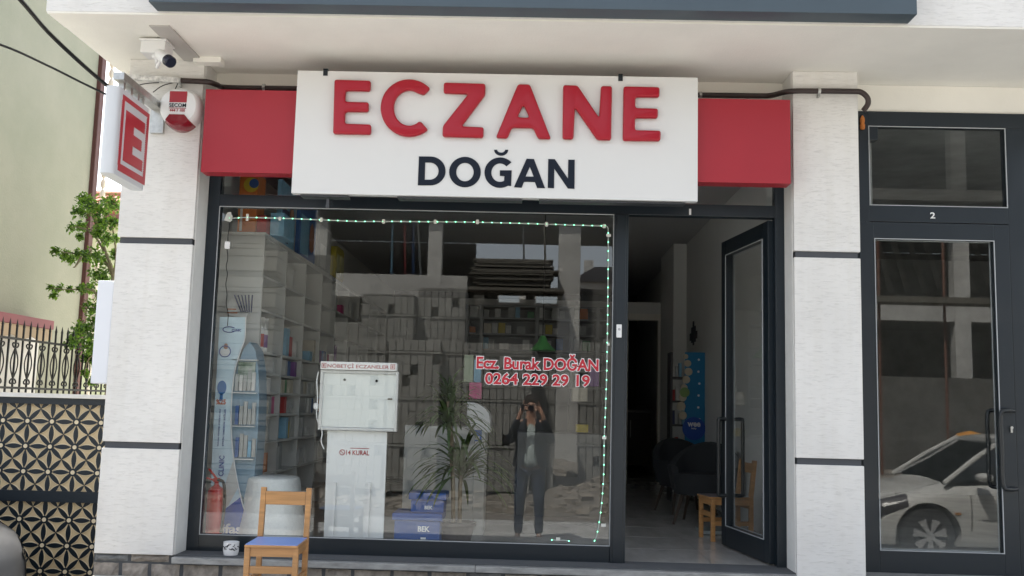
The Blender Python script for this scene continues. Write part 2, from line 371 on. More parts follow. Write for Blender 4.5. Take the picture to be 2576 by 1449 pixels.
mb = MB(); mb.box(-2.38, px0-.05, yb, yb+.12, FL, H+1.35); mb.box(px1+.05, 1.75, yb, yb+.12, FL, H+1.35); mb.box(px0-.05, px1+.05, yb, yb+.12, ztop+.06, H+1.35); mb.build('partition_wall', IW, B)
mb = MB(); mb.box(px0-.07, px0, yb-.02, yb+.14, FL, ztop+.08).box(px1, px1+.07, yb-.02, yb+.14, FL, ztop+.08).box(px0, px1, yb-.02, yb+.14, ztop, ztop+.08); mb.build('inner_door_frame', mat('cream door lining', (.78, .75, .68), .5), B, bevel=.003)
MB().box(-2.38, 1.95, 10.55, 10.7, FL, 3.56).build('interior_back_wall', mat('shade darkened back wall', (.10, .11, .12), .9), B)  # wall colour darkened to give the unlit void behind the partition
# kitchen units seen through the inner door
k = thing('kitchen_cupboard', 'dark kitchen cupboard with a tap glimpsed through the inner doorway', 'cupboard', (1.2, 8.6, FL))
mb = MB().box(.55, 1.74, 8.4, 9.0, FL+.1, FL+.86); mb.build('cabinet', mat('dark cupboard board', (.12, .115, .11), .5), k, bevel=.004)
MB().box(.53, 1.745, 8.37, 9.0, FL+.865, FL+.90).build('worktop', mat('pale worktop', (.35, .34, .32), .4), k)
mb = MB()
for i in range(4): mb.box(.60+i*.28, .612+i*.28, 8.385, 8.4, FL+.5, FL+.75)
mb.build('cupboard_handle', STEEL, k); MB().tube(smoothpts([(1.28, 8.8, FL+.9), (1.28, 8.8, FL+1.18), (1.28, 8.7, FL+1.2), (1.28, 8.62, FL+1.12)], 3), .012).build('tap', STEEL, k)
# shop 2 front
f2 = MB(); a = 1.93
f2.box(a, 2.055, -.02, .055, .62, 3.534); f2.box(2.055, 5.2, -.02, .055, H+1.79, 3.534)
f2.box(2.90, 3.02, -.02, .055, .62, H+1.79); f2.box(2.055, 2.90, -.02, .055, H+1.185, H+1.285); f2.box(3.02, 5.2, -.02, .055, H+1.17, H+1.285)
f2.box(3.02, 5.2, -.02, .055, .62, .76); f2.box(5.14, 5.2, -.02, .055, .62, H+1.79)
f2.box(2.0, 2.115, -.021, .05, H+1.70, H+1.79)
fr2 = f2.build('window_frame', FRAME, B, bevel=.003)
mb = MB(); ring(mb, 2.056, 2.899, H+1.286, H+1.789, .0045, -.0235, -.016); ring(mb, 3.021, 5.139, H+1.286, H+1.789, .0045, -.022, -.016); ring(mb, 3.021, 5.139, .761, H+1.169, .0045, -.022, -.016)
mb.build('gasket', BEAD, fr2)
MB().box(2.05, 2.9, 0, .008, H+1.285, H+1.79).build('transom_pane', PANE, fr2)
MB().box(3.02, 5.14, 0, .008, H+1.285, H+1.79).build('transom_pane', PANE, fr2)
MB().box(3.02, 5.14, 0, .008, .76, H+1.17).build('window_pane', PANE, fr2)
d2, M2 = door_leaf((1.985, .0), Vector((1, 0, 0)), Vector((0, 1, 0)), .91, .735, H+1.18, 'door', sw=.09, bw=.125, handle_at=.935, hz=(1.24, 1.70), two=False)
p = at(2543, 1080, -.03); MB().tube([(p.x, -.035, p.z+.01), (p.x, -.045, p.z+.01)], .009).box(p.x-.006, p.x+.006, -.041, -.034, p.z-.02, p.z+.012).build('lock', STEEL, d2)
MB().box(1.94, 5.2, -.252, .05, .66, .735).build('sill', MARB, B, bevel=.004)
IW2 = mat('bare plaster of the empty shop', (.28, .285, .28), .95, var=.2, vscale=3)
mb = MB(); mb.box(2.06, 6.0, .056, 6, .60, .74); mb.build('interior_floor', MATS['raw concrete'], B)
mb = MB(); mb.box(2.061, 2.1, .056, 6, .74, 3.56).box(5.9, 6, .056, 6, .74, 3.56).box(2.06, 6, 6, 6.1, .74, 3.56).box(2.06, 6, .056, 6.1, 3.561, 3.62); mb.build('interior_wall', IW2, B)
for s, px, py, wd, hg in (('1', 1736, 533, .013, .038), ('2', 2346, 542, .030, .038)):
    p = at(px, py, -.022); text('shop_number', s, WHITE, B, p+Vector((0, -.001, 0)), wd, hg, .02)

# soffit details: thin grey board and pillar ledge
SOFG = mat('flat grey board', (.46, .44, .41), .8)
a = at(297, 72, -.78); 
mb = MB(); mb.box(-2.175, -2.06, -.80, -.24, ZS-.012, ZS-.001); mb.build('soffit_board', SOFG, B, bevel=.002)
MB().box(-2.10, -1.93, -.30, -.225, ZS-.035, ZS-.001).build('duct_end', CREAM, B, bevel=.002)
cb = thing('door_sensor', 'small white door sensor fixed to the dark mullion beside the open door', 'sensor', at(1556, 833, -.03))
p = at(1557, 833, -.036); MB().box(p.x-.016, p.x+.016, -.052, -.0365, p.z-.04, p.z+.04).build('housing', WHITE, cb, bevel=.004)
MB().tube([(p.x, -.0525, p.z+.01), (p.x, -.055, p.z+.01)], .008, 12).build('button', mat('grey button', (.45, .45, .47), .4), cb)

# ============================================================ THE SIGN
SG = thing('pharmacy_sign', 'wide pharmacy sign reading ECZANE DOĞAN on a white panel over a long red box', 'sign', (0, -.3, 2.85))
yr = -.345; ysn = -.40
a = at(516, 224, yr); b = at(1990, 463, yr)
c = at(505, 432, yr)
mb = MB().box(at(511, 330, yr).x, at(1989, 360, yr).x, yr, -.235, c.z, a.z); mb.build('red_box', RED, SG, bevel=.003)
MB().box(-2.0085, -2.007, yr+.012, -.235, c.z+.01, a.z-.01)
a = at(749, 177, ysn); b = at(1755, 507, ysn)
SX0, SX1, SZ0, SZ1 = a.x, b.x, b.z, a.z
MB().box(SX0, SX1, ysn, yr-.001, SZ0, SZ1).build('white_panel', SIGNW, SG, bevel=.0025)
for px in (819, 1561):
    p = at(px, 186, ysn)
    mb = MB().box(p.x-.013, p.x+.013, ysn-.006, ysn-.0005, SZ1-.03, SZ1+.012).box(p.x-.013, p.x+.013, ysn-.006, -.1, SZ1+.006, SZ1+.012).tube([(p.x, ysn-.009, SZ1-.012), (p.x, ysn-.006, SZ1-.012)], .004); mb.build('bracket', FRAME, SG)
mb = MB()
for x0, x1 in ((SX0+.05, SX0+.33), (SX0+.62, SX0+1.35), (SX0+1.45, SX0+2.3)): mb.box(x0, x1, ysn+.02, yr+.05, SZ0-.012, SZ0-.003)
mb.box(SX0+.2, SX0+.216, ysn+.04, yr+.02, SZ0-.06, SZ0-.02); mb.tube([(SX0+.208, ysn+.035, SZ0-.065), (SX0+.208, ysn+.05, SZ0-.065)], .012)
mb.build('mounting_rail', mat('grey rail', (.05, .053, .058), .4), SG)
def z2(p): v = at(741.2+p[0]*.23704, 162.7+p[1]*.23704, ysn); return (v.x, v.z)
def z3(p): v = at(1247.4+p[0]*.23704, 162.7+p[1]*.23704, ysn); return (v.x, v.z)
def arc(cx, cy, rx, ry, a0, a1, n=28): return [(cx+rx*math.cos(R(a0+(a1-a0)*i/n)), cy-ry*math.sin(R(a0+(a1-a0)*i/n))) for i in range(n+1)]
E1 = [(432,174),(817,186),(812,297),(550,292),(546,408),(796,414),(792,516),(546,512),(542,640),(820,648),(818,755),(416,748)]
Cc = [(1445,268)]+arc(1222,474,303,303,52,302,40)+[(1423,705),(1350,622)]+arc(1222,474,162,186,-50,-298,34)+[(1375,338)]
Zz = [(1587,205),(2028,218),(2026,335),(1775,668),(2010,678),(2005,790),(1572,778),(1576,665),(1845,328),(1583,318)]
Aa = [(235,222),(362,226),(585,803),(448,800),(395,686),(170,682),(125,795),(0,790)]; Ah = [(292,440),(358,578),(228,572)]
Nn = [(712,232),(865,236),(1092,575),(1112,242),(1230,244),(1220,815),(1072,812),(838,474),(822,805),(705,803)]
E2 = [(1350,246),(1732,254),(1730,362),(1478,360),(1474,474),(1716,480),(1712,584),(1474,580),(1470,708),(1745,714),(1740,824),(1342,820)]
for lp, f, hole in ((E1, z2, None), (Cc, z2, None), (Zz, z2, None), (Aa, z3, Ah), (Nn, z3, None), (E2, z3, None)):
    r = .0 if lp is Cc else .014
    loops = [rounded([f(p) for p in lp], .012 if lp is Cc else .016)]
    if hole: loops.append(rounded([f(p) for p in hole], .02))
    outline_mesh('letter', loops, ysn-.001, .036, .012, REDL, SG)
Dd = [(1320,975)]+arc(1440,1129,162,153,90,-90,24)+[(1308,1281)]; Dh = [(1386,1040)]+arc(1436,1131,92,91,90,-90,20)+[(1381,1222)]
Oo = arc(1808,1141,168,161,0,350,35); Oh = arc(1808,1141,92,98,0,350,35)
Gg = arc(2180,1147,165,161,43,300,34)+[(2298,1288),(2304,1123),(2178,1123),(2178,1182),(2226,1184),(2224,1232)]+arc(2180,1147,92,98,300,43,30)
Br = arc(2192,905,75,62,180,360,16)+arc(2192,905,42,30,360,180,12)
A5 = [(326,1000),(404,1003),(522,1312),(438,1310),(414,1247),(299,1244),(274,1307),(192,1302)]; A5h = [(360,1085),(402,1190),(316,1188)]
N5 = [(556,1003),(626,1005),(765,1210),(768,1010),(837,1011),(834,1318),(764,1315),(620,1105),(617,1312),(550,1308)]
for lps, f in (([Dd, Dh], z2), ([Oo, Oh], z2), ([Gg], z2), ([A5, A5h], z3), ([N5], z3)):
    o = outline_mesh('letter', [[f(p) for p in q] for q in lps], ysn-.0005, .004, 0, NAVY, SG)
    if lps[0] is Gg: outline_mesh('accent', [[f(p) for p in Br]], ysn-.0005, .004, 0, NAVY, o)

# ============================================================ projecting E light box
PS = thing('projecting_sign', 'white box sign with a red letter E jutting out from the left pillar', 'sign', at(320, 340, -.6))
xp = at(365, 300, -.30).x
xE = -2.43
def dE(px): return None
# far (building) edge near x=365, near (street) edge near x=300
def onX(px, py, X):
    d = _f*F + RT*(px-1288) - UP*(py-724.5); return CAM + d*(X/d.x)
XF = -2.27; q0 = onX(304, 228, XF); q1 = onX(376, 318, XF); q2 = onX(292, 440, XF)
ys0 = q0.y; ys1 = q1.y; zt = q0.z+.02; zb = q2.z
hw = .04
pts = rounded([(XF-2*hw, ys0-.03), (XF, ys0-.03), (XF, ys1), (XF-2*hw, ys1)], .038, 6)
mb = MB().prism(pts, zb, zt, 'z'); mb.build('box', mat('shaded white acrylic', (.62, .64, .66), .4), PS, bevel=.004)  # bluish grey shading of the box put into its colour
yc = (ys0+ys1)/2+.01; W_ = (ys1-ys0)-.045; Hh = (zt-zb)-.06; zc = (zt+zb)/2
REDE = mat('red sticker film', (.47, .03, .045), .35)
ex = Vector((0, 1, 0)); ez = Vector((0, 0, 1))
def flatface(mbx, y0, y1, z0, z1, x0, x1): mbx.box(x0, x1, y0, y1, z0, z1)
mb = MB(); b1, b2, X1 = yc-W_/2, yc+W_/2, XF
tw = .026; mb.box(X1, X1+.002, b1, b1+tw, zc-Hh/2, zc+Hh/2).box(X1, X1+.002, b2-tw, b2, zc-Hh/2, zc+Hh/2).box(X1, X1+.002, b1+tw, b2-tw, zc+Hh/2-tw, zc+Hh/2).box(X1, X1+.002, b1+tw, b2-tw, zc-Hh/2, zc-Hh/2+tw*1.6)
# toothed inner edge of the border
nT = 34
for i in range(nT):
    z = zc-Hh/2+.03+(Hh-.06)*i/nT
    mb.box(X1, X1+.002, b2-tw-.008, b2-tw, z, z+Hh/nT*.45)
    mb.box(X1, X1+.002, b1-.008, b1, z, z+Hh/nT*.45)
mb.build('border', REDE, PS)
e0, e1 = b1+tw+.028, b2-tw-.034; ze0, ze1 = zc-Hh*.34, zc+Hh*.33; stem = (e1-e0)*.42; arm = (ze1-ze0)*.22
mb = MB(); mb.box(X1, X1+.003, e0, e0+stem, ze0, ze1)
for zz in (ze0, (ze0+ze1)/2-arm/2, ze1-arm):
    ee = e1-(.03 if zz not in (ze0, ze1-arm) else 0); mb.box(X1, X1+.003, e0+stem, ee, zz, zz+arm)
    for i in range(6): mb.box(X1, X1+.003, ee, ee+.008, zz+arm*i/6, zz+arm*(i+.5)/6)
for z0_, z1_ in ((ze0+arm, (ze0+ze1)/2-arm/2), ((ze0+ze1)/2+arm/2, ze1-arm)):
    for i in range(6): mb.box(X1, X1+.003, e0+stem, e0+stem+.008, z0_+(z1_-z0_)*i/6, z0_+(z1_-z0_)*(i+.5)/6)
mb.build('emblem', REDE, PS)
mb = MB(); mb.box(-2.34, -2.28, ys0+.05, PYL-.0, zt+.06, zt+.10)
for yy in (ys0+.1, ys0+.2, ys1-.12, ys1-.05): mb.box(-2.33, -2.30, yy, yy+.025, zt, zt+.07)
mb.box(-2.35, -2.27, PYL-.03, PYL, zt-.08, zt+.12); mb.build('bracket', STEEL, PS)
# alarm siren
p = at(449, 268, -.33); SI = thing('alarm_siren', 'white alarm box with dark red lower lamp, high on the left pillar', 'alarm', (p.x, PYL, p.z))
R1 = .122
sh = []
for i in range(40):
    a_ = 2*math.pi*i/40; x = math.cos(a_); z = math.sin(a_); wdt = R1*(1.02 if z > 0 else 1.02-.28*(-z)**1.5); hh = R1*(1.0 if z > 0 else 1.12)
    x = math.copysign(abs(x)**.85, x); z = math.copysign(abs(z)**.85, z); sh.append((p.x+x*wdt, p.z+z*hh))
def siren_part(sel, nm, m, y0, y1, sc_=1):
    pass
prof = [(-.235, 1.0), (-.28, 1.0), (-.315, .95), (-.335, .84), (-.342, .6)]
vs = []; fs = []; n_ = 40
for y, s_ in prof:
    for (x, z) in sh: vs.append((p.x+(x-p.x)*s_, y, p.z+(z-p.z)*s_))
for i in range(len(prof)-1):
    for k_ in range(n_): fs.append((i*n_+k_, i*n_+(k_+1) % n_, (i+1)*n_+(k_+1) % n_, (i+1)*n_+k_))
fs.append(tuple(range((len(prof)-1)*n_, len(prof)*n_))); fs.append(tuple(range(n_-1, -1, -1)))
MB().add(vs, fs).build('housing', WHITE, SI, smooth=True)
vs = []; fs = []; prof = [(-.24, 1.01), (-.283, 1.012), (-.319, .965), (-.341, .85), (-.349, .55)]
for y, s_ in prof:
    for k_ in range(16):
        t_ = k_/15; a_ = R(222)+(R(318)-R(222))*t_; x = math.cos(a_); z = math.sin(a_); wdt = R1*(1.02-.28*(-z)**1.5)
        x = math.copysign(abs(x)**.85, x)*wdt; z = math.copysign(abs(z)**.85, z)*R1*1.12; vs.append((p.x+x*s_, y, p.z+z*s_))
for i in range(len(prof)-1):
    for k_ in range(15): fs.append((i*16+k_, i*16+k_+1, (i+1)*16+k_+1, (i+1)*16+k_))
fs.append(tuple(range(64, 80)))
MB().add(vs, fs).build('red_lamp', mat('dark red lens', (.22, .01, .02), .15, coat=.5), SI, smooth=True)
yF = -.3445
MB().box(p.x-.052, p.x+.052, yF, yF+.004, p.z+.022, p.z+.09).build('red_square', RED, SI)
text('lettering', 'SECOM', NAVY, SI, (p.x, yF, p.z+.004), .102, .024, .012)
MB().box(p.x-.052, p.x+.052, yF-.001, yF+.002, p.z-.0155, p.z-.0125).build('underline', RED, SI)
text('lettering', '444 7 100', RED, SI, (p.x, yF, p.z-.028), .092, .017, .008)
# security camera under the soffit
p = at(400, 108, -.55); CC = thing('security_camera', 'white bullet security camera hanging from the soffit above the left pillar', 'camera', (p.x, -.55, ZS))
cx, cy = p.x-.005, -.55
MB().box(cx-.085, cx+.075, cy-.07, cy+.07, ZS-.024, ZS-.0125).box(cx-.076, cx+.066, cy-.062, cy+.062, ZS-.095, ZS-.024).build('junction_box', WHITE, CC, bevel=.004)
MB().lathe([(.03, 0), (.028, -.012), (.012, -.018), (.011, -.04), (.008, -.042)], (cx+.0, cy, ZS-.095)).build('mount', WHITE, CC, smooth=True)
a = Vector((cx, cy, ZS-.135)); b = at(393, 134, -.56); d = at(432, 158, -.66); d0 = at(402, 137, -.60)
a2 = Vector((cx+.004, cy, ZS-.16)); ax_ = (Vector((d.x, d.y, d.z))-Vector((d0.x, d0.y, d0.z))).normalized(); s0 = Vector((d0.x, d0.y, d0.z))
MB().tube([a, a2, s0+ax_*.03], .011).build('arm', WHITE, CC, smooth=True)
q = ax_.to_track_quat('Z', 'Y').to_matrix().to_4x4()
MB().lathe([(.027, -.01), (.031, 0), (.033, .085), (.032, .09)], s0, 24, q).build('camera_body', WHITE, CC, smooth=True)
MB().lathe([(.034, .088), (.034, .125), (.03, .13)], s0, 24, q).build('lens_hood', mat('black lens cover', (.012, .014, .03), .15), CC, smooth=True)
# conduit
PIPE = mat('dark brown conduit', (.035, .022, .02), .45, var=.3, vscale=5)
cp = thing('conduit_pipe', 'dark brown conduit pipe running behind the top of the white sign to the right pillar', 'pipe', at(1800, 238, -.06))
pl = [at(455, 203, -.26), at(520, 206, -.26), at(545, 213, -.2), at(575, 220, -.07), at(740, 223, -.07)]
pr = [at(1757, 239, -.07), at(1900, 241, -.07), at(1940, 240, -.09), at(1985, 230, -.255), at(2050, 229, -.265), at(2140, 230, -.265), at(2166, 232, -.262), at(2182, 246, -.255), at(2183, 262, -.24), at(2172, 278, -.23)]
mb = MB().tube(smoothpts(pl[:]+[at(1200, 232, -.07)]+pr, 5), .0165, 12); mb.build('pipe', PIPE, cp, smooth=True)
for px, py, y in ((453, 203, -.26), (664, 219, -.07), (1762, 239, -.07), (2060, 229, -.262)):
    v = at(px, py, y); MB().tube([v-Vector((.008, 0, 0)), v+Vector((.008, 0, 0))], .021, 14).box(v.x-.006, v.x+.006, v.y-.006, v.y+.03, v.z-.035, v.z-.018).build('clamp', STEEL, cp)
v0 = at(305, 193, -.30); v1 = at(450, 203, -.27)
wc = thing('cable_tray', 'weathered white metal angle carrying cables to the left of the dark conduit', 'cable tray', v0)
MB().bar(v0, v1, .028, .03).build('angle', mat('peeling white paint', (.62, .61, .58), .6, var=.4, vscale=40), wc)
mb = MB()
for q in ([at(345, 215, -.3), at(370, 210, -.29), at(400, 208, -.28)], [at(385, 232, -.3), at(410, 215, -.28), at(450, 205, -.26)], [at(441, 224, -.27), at(447, 210, -.26)]): mb.tube(smoothpts(q, 4), .003, 5)
mb.build('cable', BLACKM, wc)
for i, q in enumerate(([(-160, -150, -2.2), (20, -30, -1.7), (120, 80, -1.2), (210, 165, -.9), (277, 222, -.62)], [(-170, 70, -2.2), (0, 112, -1.7), (120, 165, -1.2), (200, 205, -.9), (276, 242, -.62)])):
    pts = smoothpts([at(*a) for a in q], 5)
    o = MB().tube(pts, .011 if i == 0 else .006, 7).build('overhead_cable', BLACKM); tag(o, ['thick black overhead cable reaching the letter E sign from the upper left', 'thin black overhead cable below the thick one by the letter E sign'][i], 'cable')
# orange putty on door frame
v = at(2168, 310, -.02); o = MB().lathe([(.004, -.045), (.014, -.04), (.016, -.015), (.011, -.005), (.015, .012), (.013, .03), (.005, .045)], (v.x, v.y-.012, v.z), 12).build('orange_foam', mat('orange sealing foam', (.5, .16, .03), .7, var=.2, vscale=60, bump=.5), smooth=True); tag(o, 'small lump of orange sealing foam beside the right pillar under the conduit', 'foam')
# white cabinet left of pillar
v = at(250, 706, -.2); v2 = at(243, 965, -.2)
wb = thing('meter_cabinet', 'flat white cabinet on the outer side of the left pillar', 'cabinet', (v.x+.03, -.2, v2.z))
MB().box(v.x, -2.513, -.22, .12, v2.z, v.z).build('cabinet_body', mat('bluish white enamel', (.74, .76, .8), .3), wb, bevel=.008)
MB().box(v.x-.006, v.x, -.19, -.17, v2.z+.1, v2.z+.14).box(v.x-.006, v.x, -.19, -.17, v.z-.14, v.z-.10).build('hinge', STEEL, wb)

# ============================================================ LEFT: GATE, FENCE, NEIGHBOURS, TREE
def convex_clip(P, z0, z1, x0, x1):
    def half(P, f):
        o = []
        for i in range(len(P)):
            a, b = P[i-1], P[i]; fa, fb = f(a), f(b)
            if (fa >= 0) != (fb >= 0): t = fa/(fa-fb); o.append((a[0]+(b[0]-a[0])*t, a[1]+(b[1]-a[1])*t))
            if fb >= 0: o.append(b)
        return o
    for f in (lambda p: p[1]-z0, lambda p: z1-p[1], lambda p: p[0]-x0, lambda p: x1-p[0]):
        if len(P) < 3: return []
        P = half(P, f)
    return P if len(P) > 2 else []
def lens(a, b, g, w, n=7):
    a, b = Vector(a), Vector(b); d = b-a; L_ = d.length; u = d/L_; v = Vector((-u.y, u.x)); A = a+u*g; l = L_-2*g; o = []
    for i in range(n+1): t = i/n; o.append(A+u*l*t+v*w*math.sin(math.pi*t)**.8)
    for i in range(n-1, 0, -1): t = i/n; o.append(A+u*l*t-v*w*math.sin(math.pi*t)**.8)
    return [(p.x, p.y) for p in o]
GY = .32
GT = thing('patterned_gate', 'dark metal gate filled with a gold star flower lattice left of the shop pillar', 'gate', (-3.2, GY, .2))
GOLD = mat('gold painted sheet', (.62, .48, .28), .5, .0, var=.14, vscale=5); GOLDL = mat('light gold edge', (.78, .66, .45), .45, .0)
p1 = at(70.7, 1058.8, GY); s_ = .1595; gx0, gx1 = -4.75, -2.625
zT1, zB1 = at(150, 1016, GY).z, at(140, 1235, GY).z; zT2, zB2 = at(130, 1262, GY).z, .26
mb = MB(); mb.box(gx0, gx1, GY-.03, GY+.03, zT1-.004, at(150, 1001, GY).z).box(gx0, gx1, GY-.03, GY+.03, zT2, zB1).box(gx0, gx1, GY-.03, GY+.03, .20, zB2).box(gx0-.06, gx0, GY-.03, GY+.03, .2, zT1).box(gx1-.03, gx1+.0, GY-.03, GY+.03, .2, zT1-.004)
mb.build('gate_frame', FRAME, GT)
zc_ = at(150, 1001, GY).z; MB().box(gx0-.1, gx1, GY-.05, GY+.05, zc_+.001, zc_+.026).build('capping', mat('white capping', (.75, .73, .68), .6, var=.1, vscale=8), GT)
for (zb0, zt0) in ((zB1, zT1), (zB2, zT2)):
    zz0 = p1.z
    if zt0 == zT2: zz0 = at(111, 1306.8, GY).z
    MB().box(gx0, gx1, GY+.0, GY+.006, zb0, zt0).build('gold_sheet', GOLD, GT)
    rim = MB(); drk = MB(); dot = MB()
    nn = int((zt0-zb0)/s_)+3
    for i in range(-14, 4):
        for j in range(-nn, 3):
            c = (p1.x+i*s_, zz0+j*s_)
            if not (zb0-s_ < c[1] < zt0+s_ and gx0-s_ < c[0] < gx1+s_): continue
            m_ = (c[0]+s_/2, c[1]+s_/2)
            segs = [(c, (c[0]+s_, c[1]), .023, .0155), (c, (c[0], c[1]+s_), .023, .0155)]
            for q in (c, (c[0]+s_, c[1]), (c[0], c[1]+s_), (c[0]+s_, c[1]+s_)): segs.append((q, m_, .0, .0145))
            for a_, b_, g_, w_ in segs:
                g2 = g_ if b_ != m_ else g_
                for mbx, gg, ww, dy in ((rim, g2-.004, w_+.0045, -.002), (drk, g2, w_, -.006)):
                    P = convex_clip(lens(a_, b_, gg, ww) if b_ != m_ else lens(a_, (b_[0], b_[1]), gg*.8, ww), zb0, zt0, gx0, gx1-.03)
                    if P: mbx.prism(P, GY+dy, GY+.001)
            P = convex_clip([(c[0]+.0245*math.cos(k*math.pi/6), c[1]+.0245*math.sin(k*math.pi/6)) for k in range(12)], zb0, zt0, gx0, gx1-.03)
            if P: drk.prism(P, GY-.0075, GY+.0)
            P = convex_clip([(c[0]+.0135*math.cos(k*math.pi/6), c[1]+.0135*math.sin(k*math.pi/6)) for k in range(12)], zb0, zt0, gx0, gx1-.03)
            if P: dot.prism(P, GY-.0095, GY-.0)
    rim.build('petal_edge', GOLDL, GT); drk.build('petal_lattice', FRAME, GT); dot.build('gold_stud', GOLDL, GT)
# iron fence running away from the street
FX = -4.6
IF = thing('iron_fence', 'black wrought iron fence with oval scroll ornaments above the patterned gate', 'fence', (FX, 3, 1.3))
def onF(px, py): return onX(px, py, FX)
ya, yb2 = 1.6, onF(240, 870).y+.5
zr1 = onF(120, 860).z; zr0 = onF(120, 976).z
MB().box(FX-.012, FX+.012, ya, yb2, zr1-.02, zr1).box(FX-.012, FX+.012, ya, yb2, zr0-.02, zr0).build('rail', BLACKM, IF)
st = onF(35, 920).y-onF(70, 920).y; st = abs(st); y = onF(35, 920).y-3*st; k = 0
pm = None; om = None
while y < yb2:
    for off in (0, st/2):
        mb = MB().box(-.007, .007, -.007, .007, zr0-.05, zr1+.10).add([(-.009, -.009, zr1+.1), (.009, -.009, zr1+.1), (.009, .009, zr1+.1), (-.009, .009, zr1+.1), (0, 0, zr1+.17)], [(0, 1, 4), (1, 2, 4), (2, 3, 4), (3, 0, 4)]) if pm is None else None
        if mb: pm = mb.build('picket', BLACKM, None, local=True); pm.parent = IF; o = pm
        else: o = pm.copy(); sc.collection.objects.link(o); o.parent = IF
        o.location = (0, y+off-3, -1.3)
    if om is None:
        mb = MB(); zc2 = (zr0+zr1)/2-.01; hh = (zr1-zr0)*.30
        for sg in (-1, 1):
            mb.tube([(0, sg*(.006+.056*math.sin(math.pi*t/8)), zc2-hh+2*hh*t/8) for t in range(9)], .006, 6)
            for e in (-1, 1): mb.tube([(0, sg*(.006+.045*math.sin(t*.6)), zc2+e*(hh+.028-.022*math.cos(t*.75))) for t in range(6)], .007, 6)
        om = mb.build('scroll_ornament', BLACKM, None, local=True); om.parent = IF; o = om
    else: o = om.copy(); sc.collection.objects.link(o); o.parent = IF
    o.location = (0, y-3, -1.3); y += st
lw = MB().box(FX-.10, FX+.10, ya, yb2, 0, zr0-.06).build('low_wall', CREAM); tag(lw, 'low cream wall carrying the black iron fence', 'wall')
# neighbour house
NX = -5.3; cy_ = onX(205, 700, NX).y
YG = mat('yellow green render', (.285, .30, .228), .95, var=.10, vscale=.9, var2=(.325, .322, .255), bump=.3, bscale=40)
NH = thing('neighbour_house', 'yellow green rendered house wall with brown downpipe at its corner, left of the shop', 'house', (NX-2, cy_, 0))
MB().box(-11, NX, 1.2, cy_, 0, 8.5).build('house_wall', YG, NH)
BR = mat('brown paint', (.085, .03, .025), .5)
MB().box(NX-.02, NX+.05, cy_+.001, cy_+.11, 0, 8.45).build('downpipe', BR, NH, bevel=.01)
mb = MB(); z = 1.0
for i in range(60): mb.lathe([(.012, 0), (.03, .03), (.034, .06), (.03, .09), (.012, .12)], (NX+.08, cy_+.2, z+i*.125), 10)
mb.build('cream_moulding', mat('cream moulding', (.66, .60, .50), .8), NH, smooth=True)
a0 = onX(0, 783, NX+.25); a1 = onX(137, 806, NX+.25); b0 = onX(0, 808, NX+.25)
aw = MB().box(NX+.001, NX+.25, a0.y-2, a1.y, b0.z, a0.z).build('awning_fascia', mat('burgundy board', (.22, .06, .07), .6), NH, bevel=.004)
mb = MB(); yy = a0.y-2; prof = []
nseg = 46
for i in range(nseg):
    y0_ = yy+(a1.y-yy)*i/nseg; y1_ = yy+(a1.y-yy)*(i+1)/nseg; w1 = abs(math.sin(i*.55))*.035; w2 = abs(math.sin((i+1)*.55))*.035
    mb.add([(NX+.235, y0_, b0.z-.002), (NX+.235, y1_, b0.z-.002), (NX+.235, y1_, b0.z-.10-w2), (NX+.235, y0_, b0.z-.10-w1), (NX+.228, y0_, b0.z-.002), (NX+.228, y1_, b0.z-.002), (NX+.228, y1_, b0.z-.10-w2), (NX+.228, y0_, b0.z-.10-w1)], [(0, 1, 2, 3), (7, 6, 5, 4), (3, 2, 6, 7)])
mb.build('scalloped_valance', mat('tan fabric', (.42, .32, .22), .9), NH)
c1 = onX(90, 900, NX+.02); MB().box(NX+.001, NX+.04, a0.y-2, c1.y, .8, b0.z-.06).build('white_shutter', mat('white shutter', (.72, .70, .66), .6), NH)
# second house behind with tiled roof
y2 = 12.0; l = at(180, 700, y2).x; r_ = at(430, 700, y2).x; ze = at(270, 552, y2).z; zr = at(290, 500, y2+1.6).z
H2 = thing('tiled_house', 'pale green house with a red tiled roof seen behind the tree', 'house', ((l+r_)/2, y2+2, 0))
MB().box(l, r_, y2, y2+4, 0, ze-.1).build('house_wall', mat('pale green render', (.42, .45, .30), .9, var=.08, vscale=1), H2)
RT_ = mat('terracotta tile', (.36, .15, .09), .85, var=.3, vscale=6)
mb = MB(); nr = int((r_-l+.8)/.2)
mb.add([(l-.4, y2-.4, ze), (r_+.4, y2-.4, ze), (r_+.4, y2+1.6, zr), (l-.4, y2+1.6, zr), (l-.4, y2+4.4, ze), (r_+.4, y2+4.4, ze), (l-.4, y2-.4, ze-.1), (r_+.4, y2-.4, ze-.1), (l-.4, y2+4.4, ze-.1), (r_+.4, y2+4.4, ze-.1)], [(0, 1, 2, 3), (3, 2, 5, 4), (6, 7, 1, 0), (8, 9, 7, 6), (4, 5, 9, 8), (0, 3, 4, 8, 6), (1, 7, 9, 5, 2)])
for i in range(nr):
    x = l-.3+i*.2; mb.tube([(x, y2-.4, ze+.02), (x, y2+1.6, zr+.02)], .06, 8)
mb.tube([(l-.4, y2+1.6, zr+.05), (r_+.4, y2+1.6, zr+.05)], .11, 10); mb.build('roof', RT_, H2)
MB().box(l-.42, r_+.42, y2-.46, y2-.401, ze-.14, ze+.02).build('eaves_board', mat('brown eaves', (.14, .05, .04), .6), H2)
